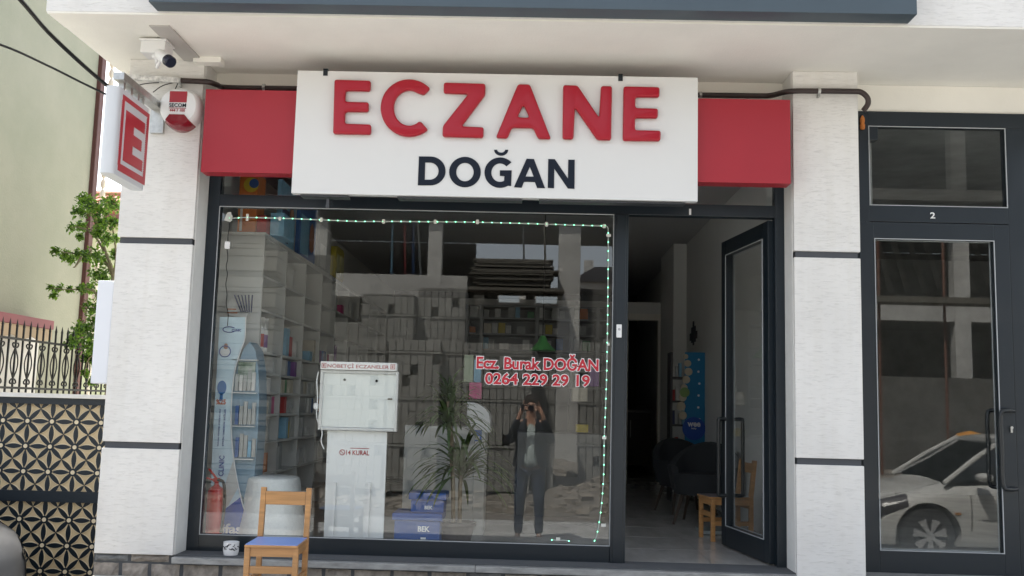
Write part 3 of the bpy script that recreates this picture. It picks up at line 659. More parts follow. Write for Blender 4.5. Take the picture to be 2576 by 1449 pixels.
# tree
TR = thing('young_tree', 'young bright green tree in front of the neighbour house corner, branches reaching left', 'tree', tuple(at(268, 1000, 3.9).to_2d())+(0,))
def lm(name, col): 
    m = mat(name, col, .5, var=.45, vscale=9); b = m.node_tree.nodes['Principled BSDF']
    b.inputs['Transmission Weight'].default_value = 0
    n = m.node_tree.nodes; L = m.node_tree.links; tr = n.new('ShaderNodeBsdfTranslucent'); tr.inputs[0].default_value = (col[0]*2.2, col[1]*2.0, col[2]*1.1, 1); ad = n.new('ShaderNodeMixShader'); ad.inputs[0].default_value = .45
    o = n['Material Output']; L.new(b.outputs[0], ad.inputs[1]); L.new(tr.outputs[0], ad.inputs[2]); L.new(ad.outputs[0], o.inputs[0]); return m
LEAF = lm('leaf green', (.11, .21, .035)); LEAF2 = lm('leaf dark green', (.045, .10, .025))
rnd = random.Random(11); yt = 3.9
br = [[(275, 1010), (268, 900), (262, 800), (285, 700), (268, 640), (240, 560), (225, 515)], [(270, 900), (240, 850), (205, 840), (180, 862)], [(264, 800), (245, 745), (225, 728), (170, 728), (128, 724)], [(285, 700), (262, 655), (205, 640), (165, 635), (135, 630)], [(285, 700), (292, 640), (280, 560), (262, 510)], [(205, 645), (190, 670), (183, 672)], [(268, 640), (235, 590), (200, 572), (178, 572)], [(268, 880), (225, 900), (212, 945)]]
mb = MB()
for i, b_ in enumerate(br):
    pts = smoothpts([at(x, y, yt+.12*math.sin(i*2+x*.01)) for x, y in b_], 4); n_ = len(pts); r0 = .032 if i == 0 else .014
    mb.tube([tuple(p) if (j or i) else (p.x, p.y, 0) for j, p in enumerate(pts)], [r0*(1-.8*j/(n_-1)) for j in range(n_)], 7)
mb.build('trunk', mat('grey green bark', (.16, .14, .085), .9, var=.3, vscale=20), TR)
cl = [(225,520,26),(200,532,16),(212,500,16),(255,530,24),(280,508,20),(290,520,14),(205,570,15),(180,573,9),(200,596,8),(250,585,20),(292,600,12),(240,640,20),(163,640,14),(140,632,10),(195,640,12),(178,652,10),(215,645,12),(260,655,18),(288,680,14),(245,690,20),(225,725,16),(205,728,9),(128,724,7),(150,726,8),(175,729,7),(135,744,7),(235,772,24),(250,745,12),(218,826,27),(195,842,20),(178,862,14),(225,868,24),(243,806,20),(213,902,11),(235,905,12),(250,840,22),(215,938,10),(230,960,8),(285,560,14),(270,600,16),(255,560,16), (290,640,12),(240,880,16),(262,700,14)]
A_, B_ = MB(), MB()
for (x, y, r) in cl:
    dy0 = rnd.uniform(-.35, .25); c = at(x, y, yt+dy0); rr = r*9.9/2467*1.0
    for k in range(int(r*9)):
        v = Vector((rnd.gauss(0, 1), rnd.gauss(0, 1.1), rnd.gauss(0, 1))); v = v.normalized()*rr*1.2*rnd.random()**.6; p = c+v
        s = rnd.uniform(.015, .031); q = Matrix.Rotation(rnd.uniform(0, 6.28), 4, 'Z')@Matrix.Rotation(rnd.uniform(-1.0, 1.3), 4, 'X')
        P = [p+q.to_3x3()@Vector(t) for t in ((0, 0, 0), (s*.55, s*.45, .15*s), (s*.4, s*1.1, -.1*s), (0, s*1.6, -.35*s), (-s*.4, s*1.1, -.1*s), (-s*.55, s*.45, .15*s))]
        (A_ if rnd.random() < .62 else B_).add(P, [(0, 1, 2, 3), (0, 3, 4, 5)])
A_.build('crown', LEAF, TR); B_.build('crown', LEAF2, TR)
# ============================================================ CARS
CW = [(0, .42), (-.04, .60), (-.12, .71), (-.28, .79), (-.6, .845), (-1.0, .865), (-2, .875), (-3.2, .87), (-3.7, .82), (-3.93, .70), (-4.0, .55)]
CT = [(0, .50), (-.04, .60), (-.12, .675), (-.28, .74), (-.6, .825), (-1.0, .91), (-1.15, .935), (-2, .96), (-3.2, 1.0), (-3.7, 1.0), (-3.93, .93), (-4.0, .80)]
def lerp(T, x):
    for i in range(len(T)-1):
        if T[i][0] >= x >= T[i+1][0]: t = (T[i][0]-x)/(T[i][0]-T[i+1][0]); return T[i][1]*(1-t)+T[i+1][1]*t
    return T[-1][1]
def sect(x):
    w_ = lerp(CW, x); z = lerp(CT, x); lo = .17 if x < -.1 else .17+(.1+x)*.6
    return [(0, z+.012), (.35*w_, z+.008), (.68*w_, z-.012), (.86*w_, z-.05), (.955*w_, z-.12), (.985*w_, z-.2), (w_, z-.30), (w_*.998, (z-.3)*.55+.17), (w_*.975, .27), (w_*.93, lo+.02), (w_*.8, lo)]
XS = [0, -.015, -.04, -.08, -.14, -.22, -.32, -.45, -.6, -.8, -1, -1.15, -1.5, -2, -2.5, -3, -3.4, -3.7, -3.85, -3.94, -4]
def surf(x, t, sg, off=0):
    s_ = sect(x); i = min(int(t), len(s_)-2); u = t-i; a, b = s_[i], s_[i+1]; y = a[0]*(1-u)+b[0]*u; z = a[1]*(1-u)+b[1]*u
    n_ = Vector((0, b[1]-a[1], -(b[0]-a[0]))); n_ = Vector((.25 if x > -.5 else 0, abs(n_.y)+.001, abs(n_.z)*.5)).normalized(); p = Vector((x, y, z))+n_*off; return Vector((p.x, p.y*sg, p.z))
def car(name, label, loc, rz, paint, group=None, front=True):
    C_ = thing(name, label, 'car', loc, rz, group); CL = {}
    mb = MB(); ns = 11
    for x in XS:
        s_ = sect(x); mb.v += [Vector((x, y, z)) for y, z in s_]+[Vector((x, -y, z)) for y, z in reversed(s_[1:])]
    n_ = 2*ns-1
    for i in range(len(XS)-1):
        for k_ in range(n_): mb.f.append((i*n_+k_, i*n_+(k_+1) % n_, (i+1)*n_+(k_+1) % n_, (i+1)*n_+k_))
    mb.f += [tuple(range(n_)), tuple(range((len(XS)-1)*n_, len(XS)*n_))]
    body = mb.build('body', paint, C_, local=True, smooth=True)
    cut = MB()
    for wx in (-.80, -3.32): cut.tube([(wx, -1.2, .31), (wx, -.60, .31)], .365, 40).tube([(wx, .60, .31), (wx, 1.2, .31)], .365, 40)
    co = cut.build('cut', BLACKM); md = body.modifiers.new('b', 'BOOLEAN'); md.object = co; md.solver = 'EXACT'; md.operation = 'DIFFERENCE'
    bpy.context.view_layer.update(); body.parent = None; bpy.context.view_layer.update()
    me = bpy.data.meshes.new_from_object(body.evaluated_get(bpy.context.evaluated_depsgraph_get())); body.modifiers.clear(); body.data = me; body.parent = C_
    bpy.data.objects.remove(co)
    try: me.set_sharp_from_angle(angle=R(35))
    except Exception: pass
    while len(me.materials) > 1: me.materials.pop()
    wg = mat('dark car glass', (.012, .016, .018), .04, coat=1); blk = mat('black plastic trim', (.02, .02, .022), .6)
    GB = [(-1.02, .80, .915), (-1.78, .60, 1.40), (-3.0, .60, 1.42), (-3.72, .74, 1.0)]
    mb = MB(); P = []
    for x, y, z in GB: P += [(x, -y, z), (x, y, z)]
    mb.add(P, [(0, 2, 3, 1), (2, 4, 5, 3), (4, 6, 7, 5), (1, 3, 5, 7), (0, 6, 4, 2), (0, 1, 7, 6)]); mb.build('windows', wg, C_, local=True)
    mb = MB(); L1 = []
    for x, w_, z in ((-1.74, .58, 1.405), (-2.0, .615, 1.44), (-2.5, .625, 1.455), (-2.95, .61, 1.44), (-3.1, .60, 1.40)):
        L1 += [(x, -w_-.012, z-.035), (x, -w_*.9, z+.01), (x, 0, z+.025), (x, w_*.9, z+.01), (x, w_+.012, z-.035)]
    fs = [(i*5+k, i*5+k+1, i*5+k+6, i*5+k+5) for i in range(4) for k in range(4)]; fs += [(0, 5, 10, 15, 20, 24, 19, 14, 9, 4)]
    mb.add(L1, fs+[(0, 1, 2, 3, 4), (20, 21, 22, 23, 24)]); mb.build('roof', paint, C_, local=True, smooth=True)
    mb = MB()
    for sg in (-1, 1):
        mb.tube([(-1.0, .81*sg, .90), (-1.4, .71*sg, 1.18), (-1.78, .612*sg, 1.405)], .032, 8); mb.tube([(-3.05, .61*sg, 1.41), (-3.4, .68*sg, 1.25), (-3.74, .75*sg, 1.0)], .06, 8)
    mb.build('roof_pillar', paint, C_, local=True, smooth=True)
    for sg in (-1, 1):
        MB().obox((-2.32, .705*sg, 1.19), .05, .02, .45, Matrix.Rotation(R(26)*sg, 4, 'X')).build('door_post', blk, C_, local=True)
        mb = MB(); xs = [-.035, -.08, -.16, -.28, -.42, -.58]; 
        g_ = [[surf(x, 3.1+1.1*max(0, (-x-.3))*.0+.0, sg, .008), surf(x, 3.8, sg, .008), surf(x, 4.6, sg, .008), surf(x, max(4.7, 6.0-1.9*(-x)), sg, .008)] for x in xs]
        vs = [p for r in g_ for p in r]; fs = [(i*4+k, i*4+k+1, i*4+k+5, i*4+k+4) for i in range(5) for k in range(3)]; hl = mb.add(vs, fs).build('headlight', mat('headlight lens', (.03, .03, .035), .05, coat=1), C_, local=True, smooth=True)
        MB().lathe([(.045, 0), (.05, .02), (.0, .03)], surf(-.2, 4.4, sg, -.01), 14, Matrix.Rotation(R(90), 4, 'Y')).build('reflector', mat('chrome reflector', (.8, .8, .8), .1, 1), hl, local=True)
        m_ = MB().lathe([(.02, -.11), (.07, -.09), (.085, -.02), (.08, .06), (.05, .10), (.01, .115)], (-1.38, .99*sg, .985), 18, Matrix.Rotation(R(90), 4, 'X')@Matrix.Scale(.62, 4, (0, 1, 0))).build('wing_mirror', paint, C_, local=True, smooth=True)
        MB().bar((-1.38, .84*sg, .92), (-1.38, .93*sg, .95), .06, .03).build('mirror_arm', blk, m_, local=True)
        mb = MB(); mb.tube([surf(-1.28, t, sg, .001) for t in (4.6, 5.5, 6.3, 7, 7.6)], .005, 5).tube([surf(-2.32, t, sg, .001) for t in (3.6, 5.5, 6.3, 7, 7.6)], .005, 5)
        mb.tube([surf(x, 7.1, sg, .004) for x in (-1.4, -1.8, -2.3, -2.7)], .006, 5); mb.tube([surf(x, 3.0-(.7 if x < -.8 else .2), sg, .0) for x in (-.3, -.6, -.9, -1.0)], .004, 5); mb.build('panel_gap', blk, C_, local=True)
        MB().obox(surf(-1.12, 6.6, sg, .002), .075, .012, .022).build('side_indicator', mat('amber indicator', (.35, .16, .04), .3), C_, local=True)
        MB().obox(surf(-1.95, 5.0, sg, .02), .17, .03, .03).build('door_handle_bar', paint, C_, local=True)
        for wx in (-.80, -3.32):
            q = Matrix.Rotation(R(-90)*sg, 4, 'X')
            wh = MB().lathe([(.21, -.10), (.29, -.095), (.305, -.06), (.305, .06), (.29, .095), (.21, .10)], (wx, .755*sg, .305), 36, q).build('wheel', mat('tyre rubber', (.018, .018, .018), .8), C_, local=True, smooth=True)
            rim = MB().lathe([(.212, .07), (.212, .098), (.195, .10), (.19, .07)], (wx, .755*sg, .305), 36, q)
            for k in range(7):
                a_ = k*2*math.pi/7+.2; c_, s2 = math.cos(a_), math.sin(a_)
                tq = Vector((-s2, 0, c_)); yy1, yy2 = (.755+.118)*sg, (.755+.09)*sg; pr = [(.04, .016), (.12, .030), (.19, .048)]
                pp = [Vector((wx+r_*c_, yy, .305+r_*s2))+tq*w2*sd for yy in (yy1, yy2) for sd in (1, -1) for r_, w2 in (pr if sd > 0 else pr[::-1])]
                rim.add(pp, [(0, 1, 2, 3, 4, 5), (11, 10, 9, 8, 7, 6)]+[(i, i+6, (i+1) % 6+6, (i+1) % 6) for i in range(6)])
            rim.lathe([(.05, .085), (.045, .115), (.01, .12)], (wx, .755*sg, .305), 16, q); rim.build('rim', mat('silver wheel trim', (.5, .5, .5), .3, .6), wh, local=True, smooth=True)
    if not front: return C_
    MB().box(-.06, .012, -.42, .42, .44, .54).build('grille', blk, C_, local=True, bevel=.01)
    MB().box(-.03, .016, -.26, .26, .28, .38).build('number_plate', WHITE, C_, local=True, bevel=.004)
    return C_
w_ = vt(2340, 1344, 11.5)
PW = mat('white car paint', (.45, .45, .43), .35, coat=.6, var=.05, vscale=3); PG = mat('silver grey car paint', (.13, .132, .137), .38, .2, coat=.25)
car('parked_car', 'pale hatchback parked on the street, mirrored in the glass door numbered 2', (w_.x-.80, -5.5-.87, 0), R(180), PW)
car('parked_car', 'silver grey car with only its rounded nose showing in the lower left corner', (-2.84, -.85, .22), 0, PG, None, False)

# ============================================================ THINGS OUTSIDE THE WINDOW
def kid_chair(name, label, loc, rz, seatcol, group):
    c = thing(name, label, 'chair', loc, rz, group); w_, d_, h = .121, .15, .31
    seat = MB().box(-w_-.012, w_+.012, -d_-.02, d_-.028, h-.016, h-.003).build('seat', WOOD, c, local=True, bevel=.004)
    MB().box(-w_-.008, w_+.008, -d_-.016, d_-.03, h-.003, h).build('seat_laminate', seatcol, seat, local=True)
    for x in (-1, 1):
        MB().box(x*w_-.014, x*w_+.014, -d_-.006, -d_+.022, 0, h-.0165).build('leg', WOOD, c, local=True, bevel=.003)
        mb = MB().box(x*w_-.014, x*w_+.014, d_-.026, d_+.004, 0, h-.0); mb.bar((x*w_, d_-.011, h), (x*w_, d_+.018, h+.255), .028, .03)
        mb.build('leg', WOOD, c, local=True, bevel=.003)
        MB().box(x*w_-.007, x*w_+.007, -d_+.0225, d_-.0265, h-.058, h-.018).build('side_apron', WOOD, c, local=True)
        MB().box(x*w_-.007, x*w_+.007, -d_+.0225, d_-.0265, .11, .14).build('stretcher', WOOD, c, local=True)
    MB().box(-w_+.0145, w_-.0145, -d_, -d_+.016, h-.062, h-.018).build('front_apron', WOOD, c, local=True)
    MB().box(-w_+.0145, w_-.0145, -d_, -d_+.016, .165, .20).build('stretcher', WOOD, c, local=True)
    MB().box(-w_+.0145, w_-.0145, d_-.02, d_-.004, h-.085, h-.035).build('back_apron', WOOD, c, local=True)
    MB().box(-w_+.0145, w_-.0145, d_-.002, d_+.018, h+.165, h+.235).build('backrest', WOOD, c, local=True, bevel=.003)
    return c
BLUES = mat('blue laminate', (.20, .33, .72), .3, var=.04, vscale=3, spec=.4); GREYS = mat('grey brown laminate', (.17, .14, .15), .3)
s1 = at(692, 1355, -.85)
kid_chair('wooden_chair', 'small wooden chair with a light blue seat on the pavement before the window', (s1.x+.008, -.82, .62), R(3), BLUES, None)
s2 = at(1826, 1335, 1.2)
kid_chair('wooden_chair', 'small wooden chair with a dark seat inside the shop behind the glass door', (s2.x+.0, 1.2, FL), R(-80), GREYS, None)
p = at(580, 1403, -.14)
cup = thing('tealight_cup', 'small white cup with black branch pattern standing on the marble sill', 'cup', (p.x, -.14, .738))
MB().lathe([(.030, .0), (.040, .006), (.046, .03), (.046, .082), (.042, .082), (.041, .03), (.02, .012), (.0, .012)], (p.x, -.14, .738), 28).build('bowl', mat('white glazed ceramic', (.8, .8, .8), .15, coat=.6), cup, smooth=True)
rnd = random.Random(2); mb = MB()
for k_ in range(9):
    a_ = R(-150+k_*15+rnd.uniform(-5, 5)); z = .79+rnd.uniform(-.008, .008); pts = []
    for j in range(7): pts.append((p.x+.0468*math.cos(a_), -.14+.0468*math.sin(a_), z)); a_ += R(rnd.uniform(2, 8)); z += rnd.uniform(-.007, .007)
    mb.tube(pts, [.0016, .0022, .0024, .002, .0018, .0014, .0008], 5)
mb.build('branch_pattern', NAVY, cup)
# window lettering
WL = thing('window_lettering', 'red and white lettering with name and phone number on the window pane', 'lettering', at(1352, 935, -.004))
WHS = mat('white sticker film', (.82, .82, .82), .5)
def wtext(body, x0, x1, y0, y1):
    a = at(x0, (y0+y1)/2-(x1-x0)*.0115, 0); b = at(x1, (y0+y1)/2+(x1-x0)*.0115, 0); hh = (y1-y0)/411
    c = ((a+b)/2); wd = b.x-a.x
    text('lettering', body, mat('bright red film', (.46, .015, .03), .45), WL, (c.x, -.0022, c.z), wd, hh, .030, .0008)
    text('lettering_outline', body, WHS, WL, (c.x, -.0012, c.z), wd, hh, .066, .0008, scale=text.k)
wtext('Ecz. Burak DOĞAN', 1199, 1506, 890, 931); wtext('0264 229 29 19', 1220, 1484, 940, 970)
# LED strip inside the pane
LS = thing('led_strip', 'string of green lights taped along the top and right edge inside the window', 'light strip', at(1530, 575, .03))
yl = -.012; wire = mat('clear white tube', (.42, .47, .43), .3); LEDM = mat('green light', (.2, 1, .5), .3, emit=1.5)
top = smoothpts([at(x, y, yl) for x, y in ((578, 549), (600, 548), (622, 547), (704, 549), (808, 553), (900, 557), (965, 557), (1095, 558), (1201, 559), (1375, 564), (1500, 568), (1522, 568))], 3)
side = smoothpts([at(x, y, yl) for x, y in ((1522, 568), (1528, 571), (1530, 582), (1530, 640), (1529, 760), (1527, 900), (1524, 1010), (1520, 1100), (1519, 1180), (1515, 1250), (1508, 1310), (1500, 1350), (1494, 1363))], 3)
bot = smoothpts([at(x, y, yl) for x, y in ((1388, 1358), (1405, 1359), (1420, 1359), (1431, 1361))], 3)
for pts in (top, side, bot): MB().tube(pts, .0036 if pts is not side else .0032, 6).build('tube', wire, LS)
def along(pts, step):
    out = []; acc = 0
    for i in range(len(pts)-1):
        d_ = (pts[i+1]-pts[i]).length; 
        while acc < d_: out.append(pts[i].lerp(pts[i+1], acc/d_)); acc += step
        acc -= d_
    return out
led = None; lp = at(1530, 575, .03)
for p in along(top, .0565)+along(side, .0565)+[bot[0], bot[-1]]:
    if led is None:
        led = MB().lathe([(.001, -.0038), (.0035, -.002), (.0035, .002), (.001, .0038)], (0, 0, 0), 8).build('led', LEDM, None, local=True); o = led
    else: o = led.copy(); sc.collection.objects.link(o)
    o.parent = LS; o.location = Vector(p)+Vector((0, -.004, 0))-lp
TP = mat('white tape', (.66, .66, .6), .6); tp = [(575, 548, .02, .022, .3), (578, 545, .012, .028, -.2), (622, 547, .008, .022, 0), (704, 550, .008, .012, 0), (808, 553, .009, .014, 0), (965, 557, .009, .014, 0), (1095, 558, .009, .014, 0), (1201, 558, .009, .014, 0), (1375, 564, .009, .014, 0), (1520, 569, .009, .013, 0), (1531, 592, .014, .009, 0), (1531, 866, .006, .008, 0), (1520, 1101, .013, .009, 0), (1518, 1321, .014, .009, 0), (1404, 1356, .012, .009, 0)]
for x, y, a_, b_, r_2 in tp:
    v = at(x, y, yl-.006); MB().obox(v, a_*2, .002, b_*2, Matrix.Rotation(r_2, 4, 'Y')).build('tape', TP, LS)
MB().tube(smoothpts([at(x, y, yl) for x, y in ((576, 553), (577, 570), (574, 590), (573, 607))], 4), .0028, 5).build('wire', BLACKM, LS)
v = at(572, 617, yl); MB().obox(v, .032, .014, .046).build('control_box', WHITE, LS, bevel=.003)
MB().tube(smoothpts([at(x, y, yl+.01) for x, y in ((571, 626), (573, 650), (569, 670), (572, 690), (568, 715), (571, 740), (569, 765), (574, 790), (572, 820))], 4), .0024, 5).build('wire', BLACKM, LS)

# ============================================================ INSIDE THE PHARMACY
SH = mat('white shelf board', (.60, .60, .575), .5, var=.03); 
COL = {'white': (.62, .62, .60), 'pale grey': (.42, .43, .42), 'blue': (.03, .11, .32), 'red': (.42, .03, .03), 'green': (.05, .25, .09), 'orange': (.55, .16, .03), 'purple': (.18, .06, .25), 'yellow': (.55, .42, .04), 'pink': (.55, .07, .22), 'light blue': (.20, .42, .58), 'cream': (.55, .5, .4), 'navy': (.03, .04, .12)}
def cm(c): return mat(c+' carton', COL[c], .5, var=.12, vscale=25)
XS_ = -1.85; y0_ = .60; bay = .625; nb = 9
lv = [at(668, y, y0_).z for y in (592, 690, 776, 881, 936, 985, 1043, 1115, 1201, 1285)]
sf = thing('wall_shelving', 'long white shelving unit full of medicine running along the left wall inside the pharmacy', 'shelving', (-2.1, 3, FL))
MB().box(-2.375, -2.36, y0_, y0_+bay*nb, FL, lv[0]).build('back_panel', SH, sf)
for i in range(nb+1): MB().box(-2.36, XS_, y0_+i*bay-.009, y0_+i*bay+.009, FL, lv[0]+.001).build('upright', SH, sf)
for z in lv: MB().box(-2.36, XS_-.004, y0_+.0095, y0_+bay*nb-.0095, z-.016, z).build('shelf', SH, sf)
MB().box(-2.36, XS_, y0_-.0, y0_+bay*nb, lv[0]+.0015, lv[0]+.02).build('shelf', SH, sf)
rnd = random.Random(21); ORD = ['top', 'second', 'third', 'fourth', 'fifth', 'sixth', 'seventh', 'eighth', 'ninth']; BAY = ['nearest', 'second', 'third', 'fourth', 'fifth', 'sixth', 'seventh', 'eighth']
WT = ['white']*14+['pale grey']*9+['cream']*4+['blue']*2+['light blue']*2+['red', 'green', 'orange', 'purple', 'pink', 'yellow']
for b_ in range(7):
    for s_i in range(1, 9):
        zt_ = lv[s_i-0]; clear = lv[s_i-1]-lv[s_i]-.03; used = set(); yy = y0_+b_*bay+.03
        while yy < y0_+(b_+1)*bay-.08:
            wd = rnd.uniform(.05, .12); hg = min(clear, rnd.uniform(.07, .24)); dp = rnd.uniform(.05, .14); size = 'tall' if hg > .15 else 'low'; wide = 'wide' if wd > .085 else 'narrow'
            c = rnd.choice(WT); key = (c, size, wide)
            if rnd.random() < (.85 if s_i < 3 else .25 if b_ < 2 else .42) or key in used or yy+wd > y0_+(b_+1)*bay-.02: yy += wd+.02; continue
            used.add(key); o = MB().box(XS_-.02-dp, XS_-.012-rnd.uniform(0, .03), yy, yy+wd, zt_+.0005, zt_+hg).build('medicine_box', cm(c))
            tag(o, f'{size} {wide} {c} medicine box on the {ORD[s_i-1]} shelf, {BAY[b_]} bay of the side shelving', 'box', 'medicine boxes on the side shelving'); yy += wd+rnd.uniform(.004, .05)
# bottles on the nearest bay
for i, (x, y, c) in enumerate(((676, 880, 'red'), (690, 880, 'purple'))):
    v = at(x, y, y0_+.2); o = thing('pump_bottle', f'white pump bottle with {c} label on the nearest shelf bay behind the tall standee', 'bottle', (XS_-.045, .75+i*.1, lv[3]), 0, 'pump bottles')
    MB().lathe([(.03, 0), (.032, .01), (.032, .15), (.014, .18), (.012, .2)], (0, 0, 0), 16).build('bottle_body', WHITE, o, local=True, smooth=True)
    MB().lathe([(.0325, .03), (.0325, .12)], (0, 0, 0), 16).build('bottle_label', cm(c), o, local=True)
    MB().tube([(0, 0, .2), (0, 0, .23), (.03, 0, .232)], .005).build('pump', WHITE, o, local=True)
# things on top of the side shelving
zt_ = lv[0]+.0205
def carton(name, label, x0, x1, y0, z1, dy, colr, cat='box', X=None, z0=None, group=None):
    z0 = zt_ if z0 is None else z0
    o = MB().box(x0, x1, y0, y0+dy, z0, z1).build(name, cm(colr), bevel=.003); tag(o, label, cat, group); return o
def tx(px, Y): return at(px, 900, Y).x
Yt = .62
oc = thing('orange_carton', 'tall bright orange carton standing nearest on top of the side shelving', 'box', (tx(625, Yt), Yt, zt_))
MB().box(at(597, 560, Yt).x, at(643, 560, Yt).x, Yt, Yt+.2, zt_, at(620, 435, Yt).z).build('carton_body', cm('orange'), oc, bevel=.003)
v0, v1 = at(600, 460, Yt-.001), at(640, 480, Yt-.001); v2 = at(632, 465, Yt-.003)
MB().tube([(v2.x, Yt-.002, v2.z), (v2.x, Yt-.004, v2.z)], .052, 24).build('yellow_disc', cm('yellow'), oc); MB().tube([(v2.x+.02, Yt-.0045, v2.z+.01), (v2.x+.02, Yt-.006, v2.z+.01)], .033, 24).build('blue_disc', cm('blue'), oc)
MB().box(at(603, 560, Yt).x, at(609, 560, Yt).x, Yt-.002, Yt-.0005, zt_+.01, at(620, 500, Yt).z).build('white_stripe', cm('white'), oc)
carton('red_carton', 'dark red and grey carton beside the orange one on top of the side shelving', at(644, 560, Yt).x, at(668, 560, Yt).x, Yt+.02, at(655, 540, Yt).z, .2, 'red')
carton('pale_carton', 'wide pale blue carton on top of the side shelving', at(670, 560, Yt).x, at(705, 560, Yt).x, Yt+.1, at(690, 528, Yt).z, .3, 'light blue')
for i, (yy, dyy, hh, c, lab) in enumerate(((1.15, .45, .50, 'light blue', 'light blue and white poster board on top of the side shelving, nearer one'), (1.75, .6, .62, 'blue', 'dark blue poster board with a hand picture on top of the side shelving'), (2.5, .5, .42, 'pale grey', 'grey lavender board on top of the side shelving behind the blue one'))):
    o = thing('poster_board', lab, 'board', (-1.9, yy, zt_)); MB().box(-1.93, -1.90, yy, yy+dyy, zt_, zt_+hh).build('board', cm(c), o)
    MB().box(-1.90, -1.897, yy+.05, yy+dyy*.55, zt_+.05, zt_+hh*.6).build('printed_picture', cm(['navy', 'light blue', 'white'][i]), o)
    if i < 2: MB().lathe([(.0, 0), (.07, .03), (.09, .12), (.06, .22), (.0, .26)], (-1.892, yy+dyy*.7, zt_+.1), 12, Matrix.Scale(.08, 4, (1, 0, 0))).build('printed_figure', mat('skin tone print', (.35, .16, .1), .6), o, smooth=True)
ju = thing('yellow_bag', 'yellow rounded first aid case with paler panels on top of the side shelving', 'case', (-1.95, 3.3, zt_))
MB().prism(rounded([(3.1, zt_), (3.5, zt_), (3.5, zt_+.33), (3.1, zt_+.33)], .08), -2.05, -1.87, 'x').build('case_body', mat('yellow plastic', (.42, .34, .02), .45), ju, bevel=.01)
MB().box(-1.869, -1.865, 3.14, 3.28, zt_+.04, zt_+.25).box(-1.869, -1.865, 3.32, 3.46, zt_+.04, zt_+.25).build('pale_panel', mat('pale yellow panel', (.5, .48, .25), .5), ju)
# back wall shelving
Yb = 5.95; bx0, bx1 = at(1175, 800, Yb).x, at(1528, 800, Yb).x; zl = [at(1300, y, Yb).z for y in (768, 799, 839, 879, 925, 970, 1015)]
bs = thing('back_shelving', 'grey medicine shelving across the back wall of the pharmacy', 'shelving', ((bx0+bx1)/2, Yb, FL)); SHD = mat('grey shelf board', (.30, .31, .31), .5)
for px in (1175, 1211, 1351, 1440, 1505, 1528): x = at(px, 800, Yb).x; MB().box(x-.02, x+.02, Yb, Yb+.4, FL, zl[0]).build('upright', SHD, bs)
for z in zl: MB().box(bx0+.021, bx1-.021, Yb+.01, Yb+.4, z-.02, z).build('shelf', SHD, bs)
MB().box(bx0, bx1, Yb+.405, Yb+.42, FL, zl[0]).build('back_panel', SHD, bs)
cells = [(1175, 1211), (1211, 1351), (1351, 1440), (1440, 1505)]; CN = ['far left', 'wide left', 'middle', 'right']
for ci, (a_, b_) in enumerate(cells):
    for s_i in range(1, 6):
        x = at(a_, 800, Yb).x+.03; xe = at(b_, 800, Yb).x-.02; used = set()
        while x < xe-.07:
            wd = rnd.uniform(.05, .11); hg = rnd.uniform(.07, .15); c = rnd.choice(WT); key = (c, hg > .11)
            if rnd.random() < .25 or key in used: x += wd*.8; continue
            if x+wd > xe: break
            used.add(key); o = MB().box(x, x+wd, Yb+.04, Yb+.2, zl[s_i]+.0005, zl[s_i]+hg).build('medicine_box', cm(c))
            tag(o, f'{"tall" if hg > .11 else "low"} {c} medicine box on the {ORD[s_i-1]} shelf, {CN[ci]} section of the back shelving', 'box', 'medicine boxes on the back shelving'); x += wd+.01
# counter and white units behind the plant
def slab(name, label, cat, px0, px1, py0, py1, Y, dy, m, rr=0, zb=None):
    a_, b_ = at(px0, (py0+py1)/2, Y), at(px1, (py0+py1)/2, Y); zt2, zb2 = at((px0+px1)/2, py0, Y).z, (at((px0+px1)/2, py1, Y).z if zb is None else zb)
    mb = MB(); 
    if rr: mb.prism(rounded([(a_.x, zb2), (b_.x, zb2), (b_.x, zt2), (a_.x, zt2)], rr), Y, Y+dy)
    else: mb.box(a_.x, b_.x, Y, Y+dy, zb2, zt2)
    o = mb.build(name, m, bevel=.003)
    if label: tag(o, label, cat)
    return o
GW = mat('grey white laminate', (.50, .50, .48), .4)
cn_ = thing('white_counter', 'white counter front panel standing behind the potted plant', 'counter', (at(1110, 1200, .95).x, 1.1, FL))
a_, b_ = at(1014, 1200, .95), at(1190, 1200, .95)
MB().box(a_.x, b_.x, .95, .99, FL, at(1100, 1072, .95).z).build('front_panel', GW, cn_, bevel=.003)
MB().box(a_.x+.03, b_.x, .991, 1.4, FL, at(1100, 1085, .95).z).build('cabinet_body', GW, cn_)
cn2 = thing('rounded_unit', 'white unit with rounded top corner between the plant and the reflected man', 'cabinet', (at(1200, 1200, 1.05).x, 1.2, FL))
a_, b_ = at(1170, 1200, 1.05), at(1218, 1200, 1.05); z1_, zr_ = at(1200, 1088, 1.05).z, at(1200, 1012, 1.05).z
MB().box(a_.x, b_.x, 1.05, 1.45, FL, z1_).build('cabinet_body', GW, cn2, bevel=.003)
P = [(a_.x, z1_+.002), (b_.x+.03, z1_+.002)]+[(b_.x+.03-.16*(1-math.cos(t*math.pi/16)), z1_+.09+(zr_-z1_-.09)*math.sin(t*math.pi/16)) for t in range(9)]+[(a_.x, zr_)]
MB().prism(P, 1.05, 1.4).build('rounded_top', mat('white moulded top', (.66, .66, .65), .35), cn2)
a_ = at(1201, 1096, 1.045); mb = MB().box(a_.x-.03, a_.x+.03, 1.046, 1.0495, a_.z-.04, a_.z+.04); ln = mb.build('blue_notice', cm('blue'), cn2); MB().box(a_.x-.015, a_.x+.015, 1.044, 1.0455, a_.z-.028, a_.z-.005).build('white_mark', cm('white'), ln)
slab('pink_packs', 'pink packs hanging above the white rounded unit', 'packs', 1180, 1211, 962, 1004, 1.5, .1, cm('pink'), zb=None)
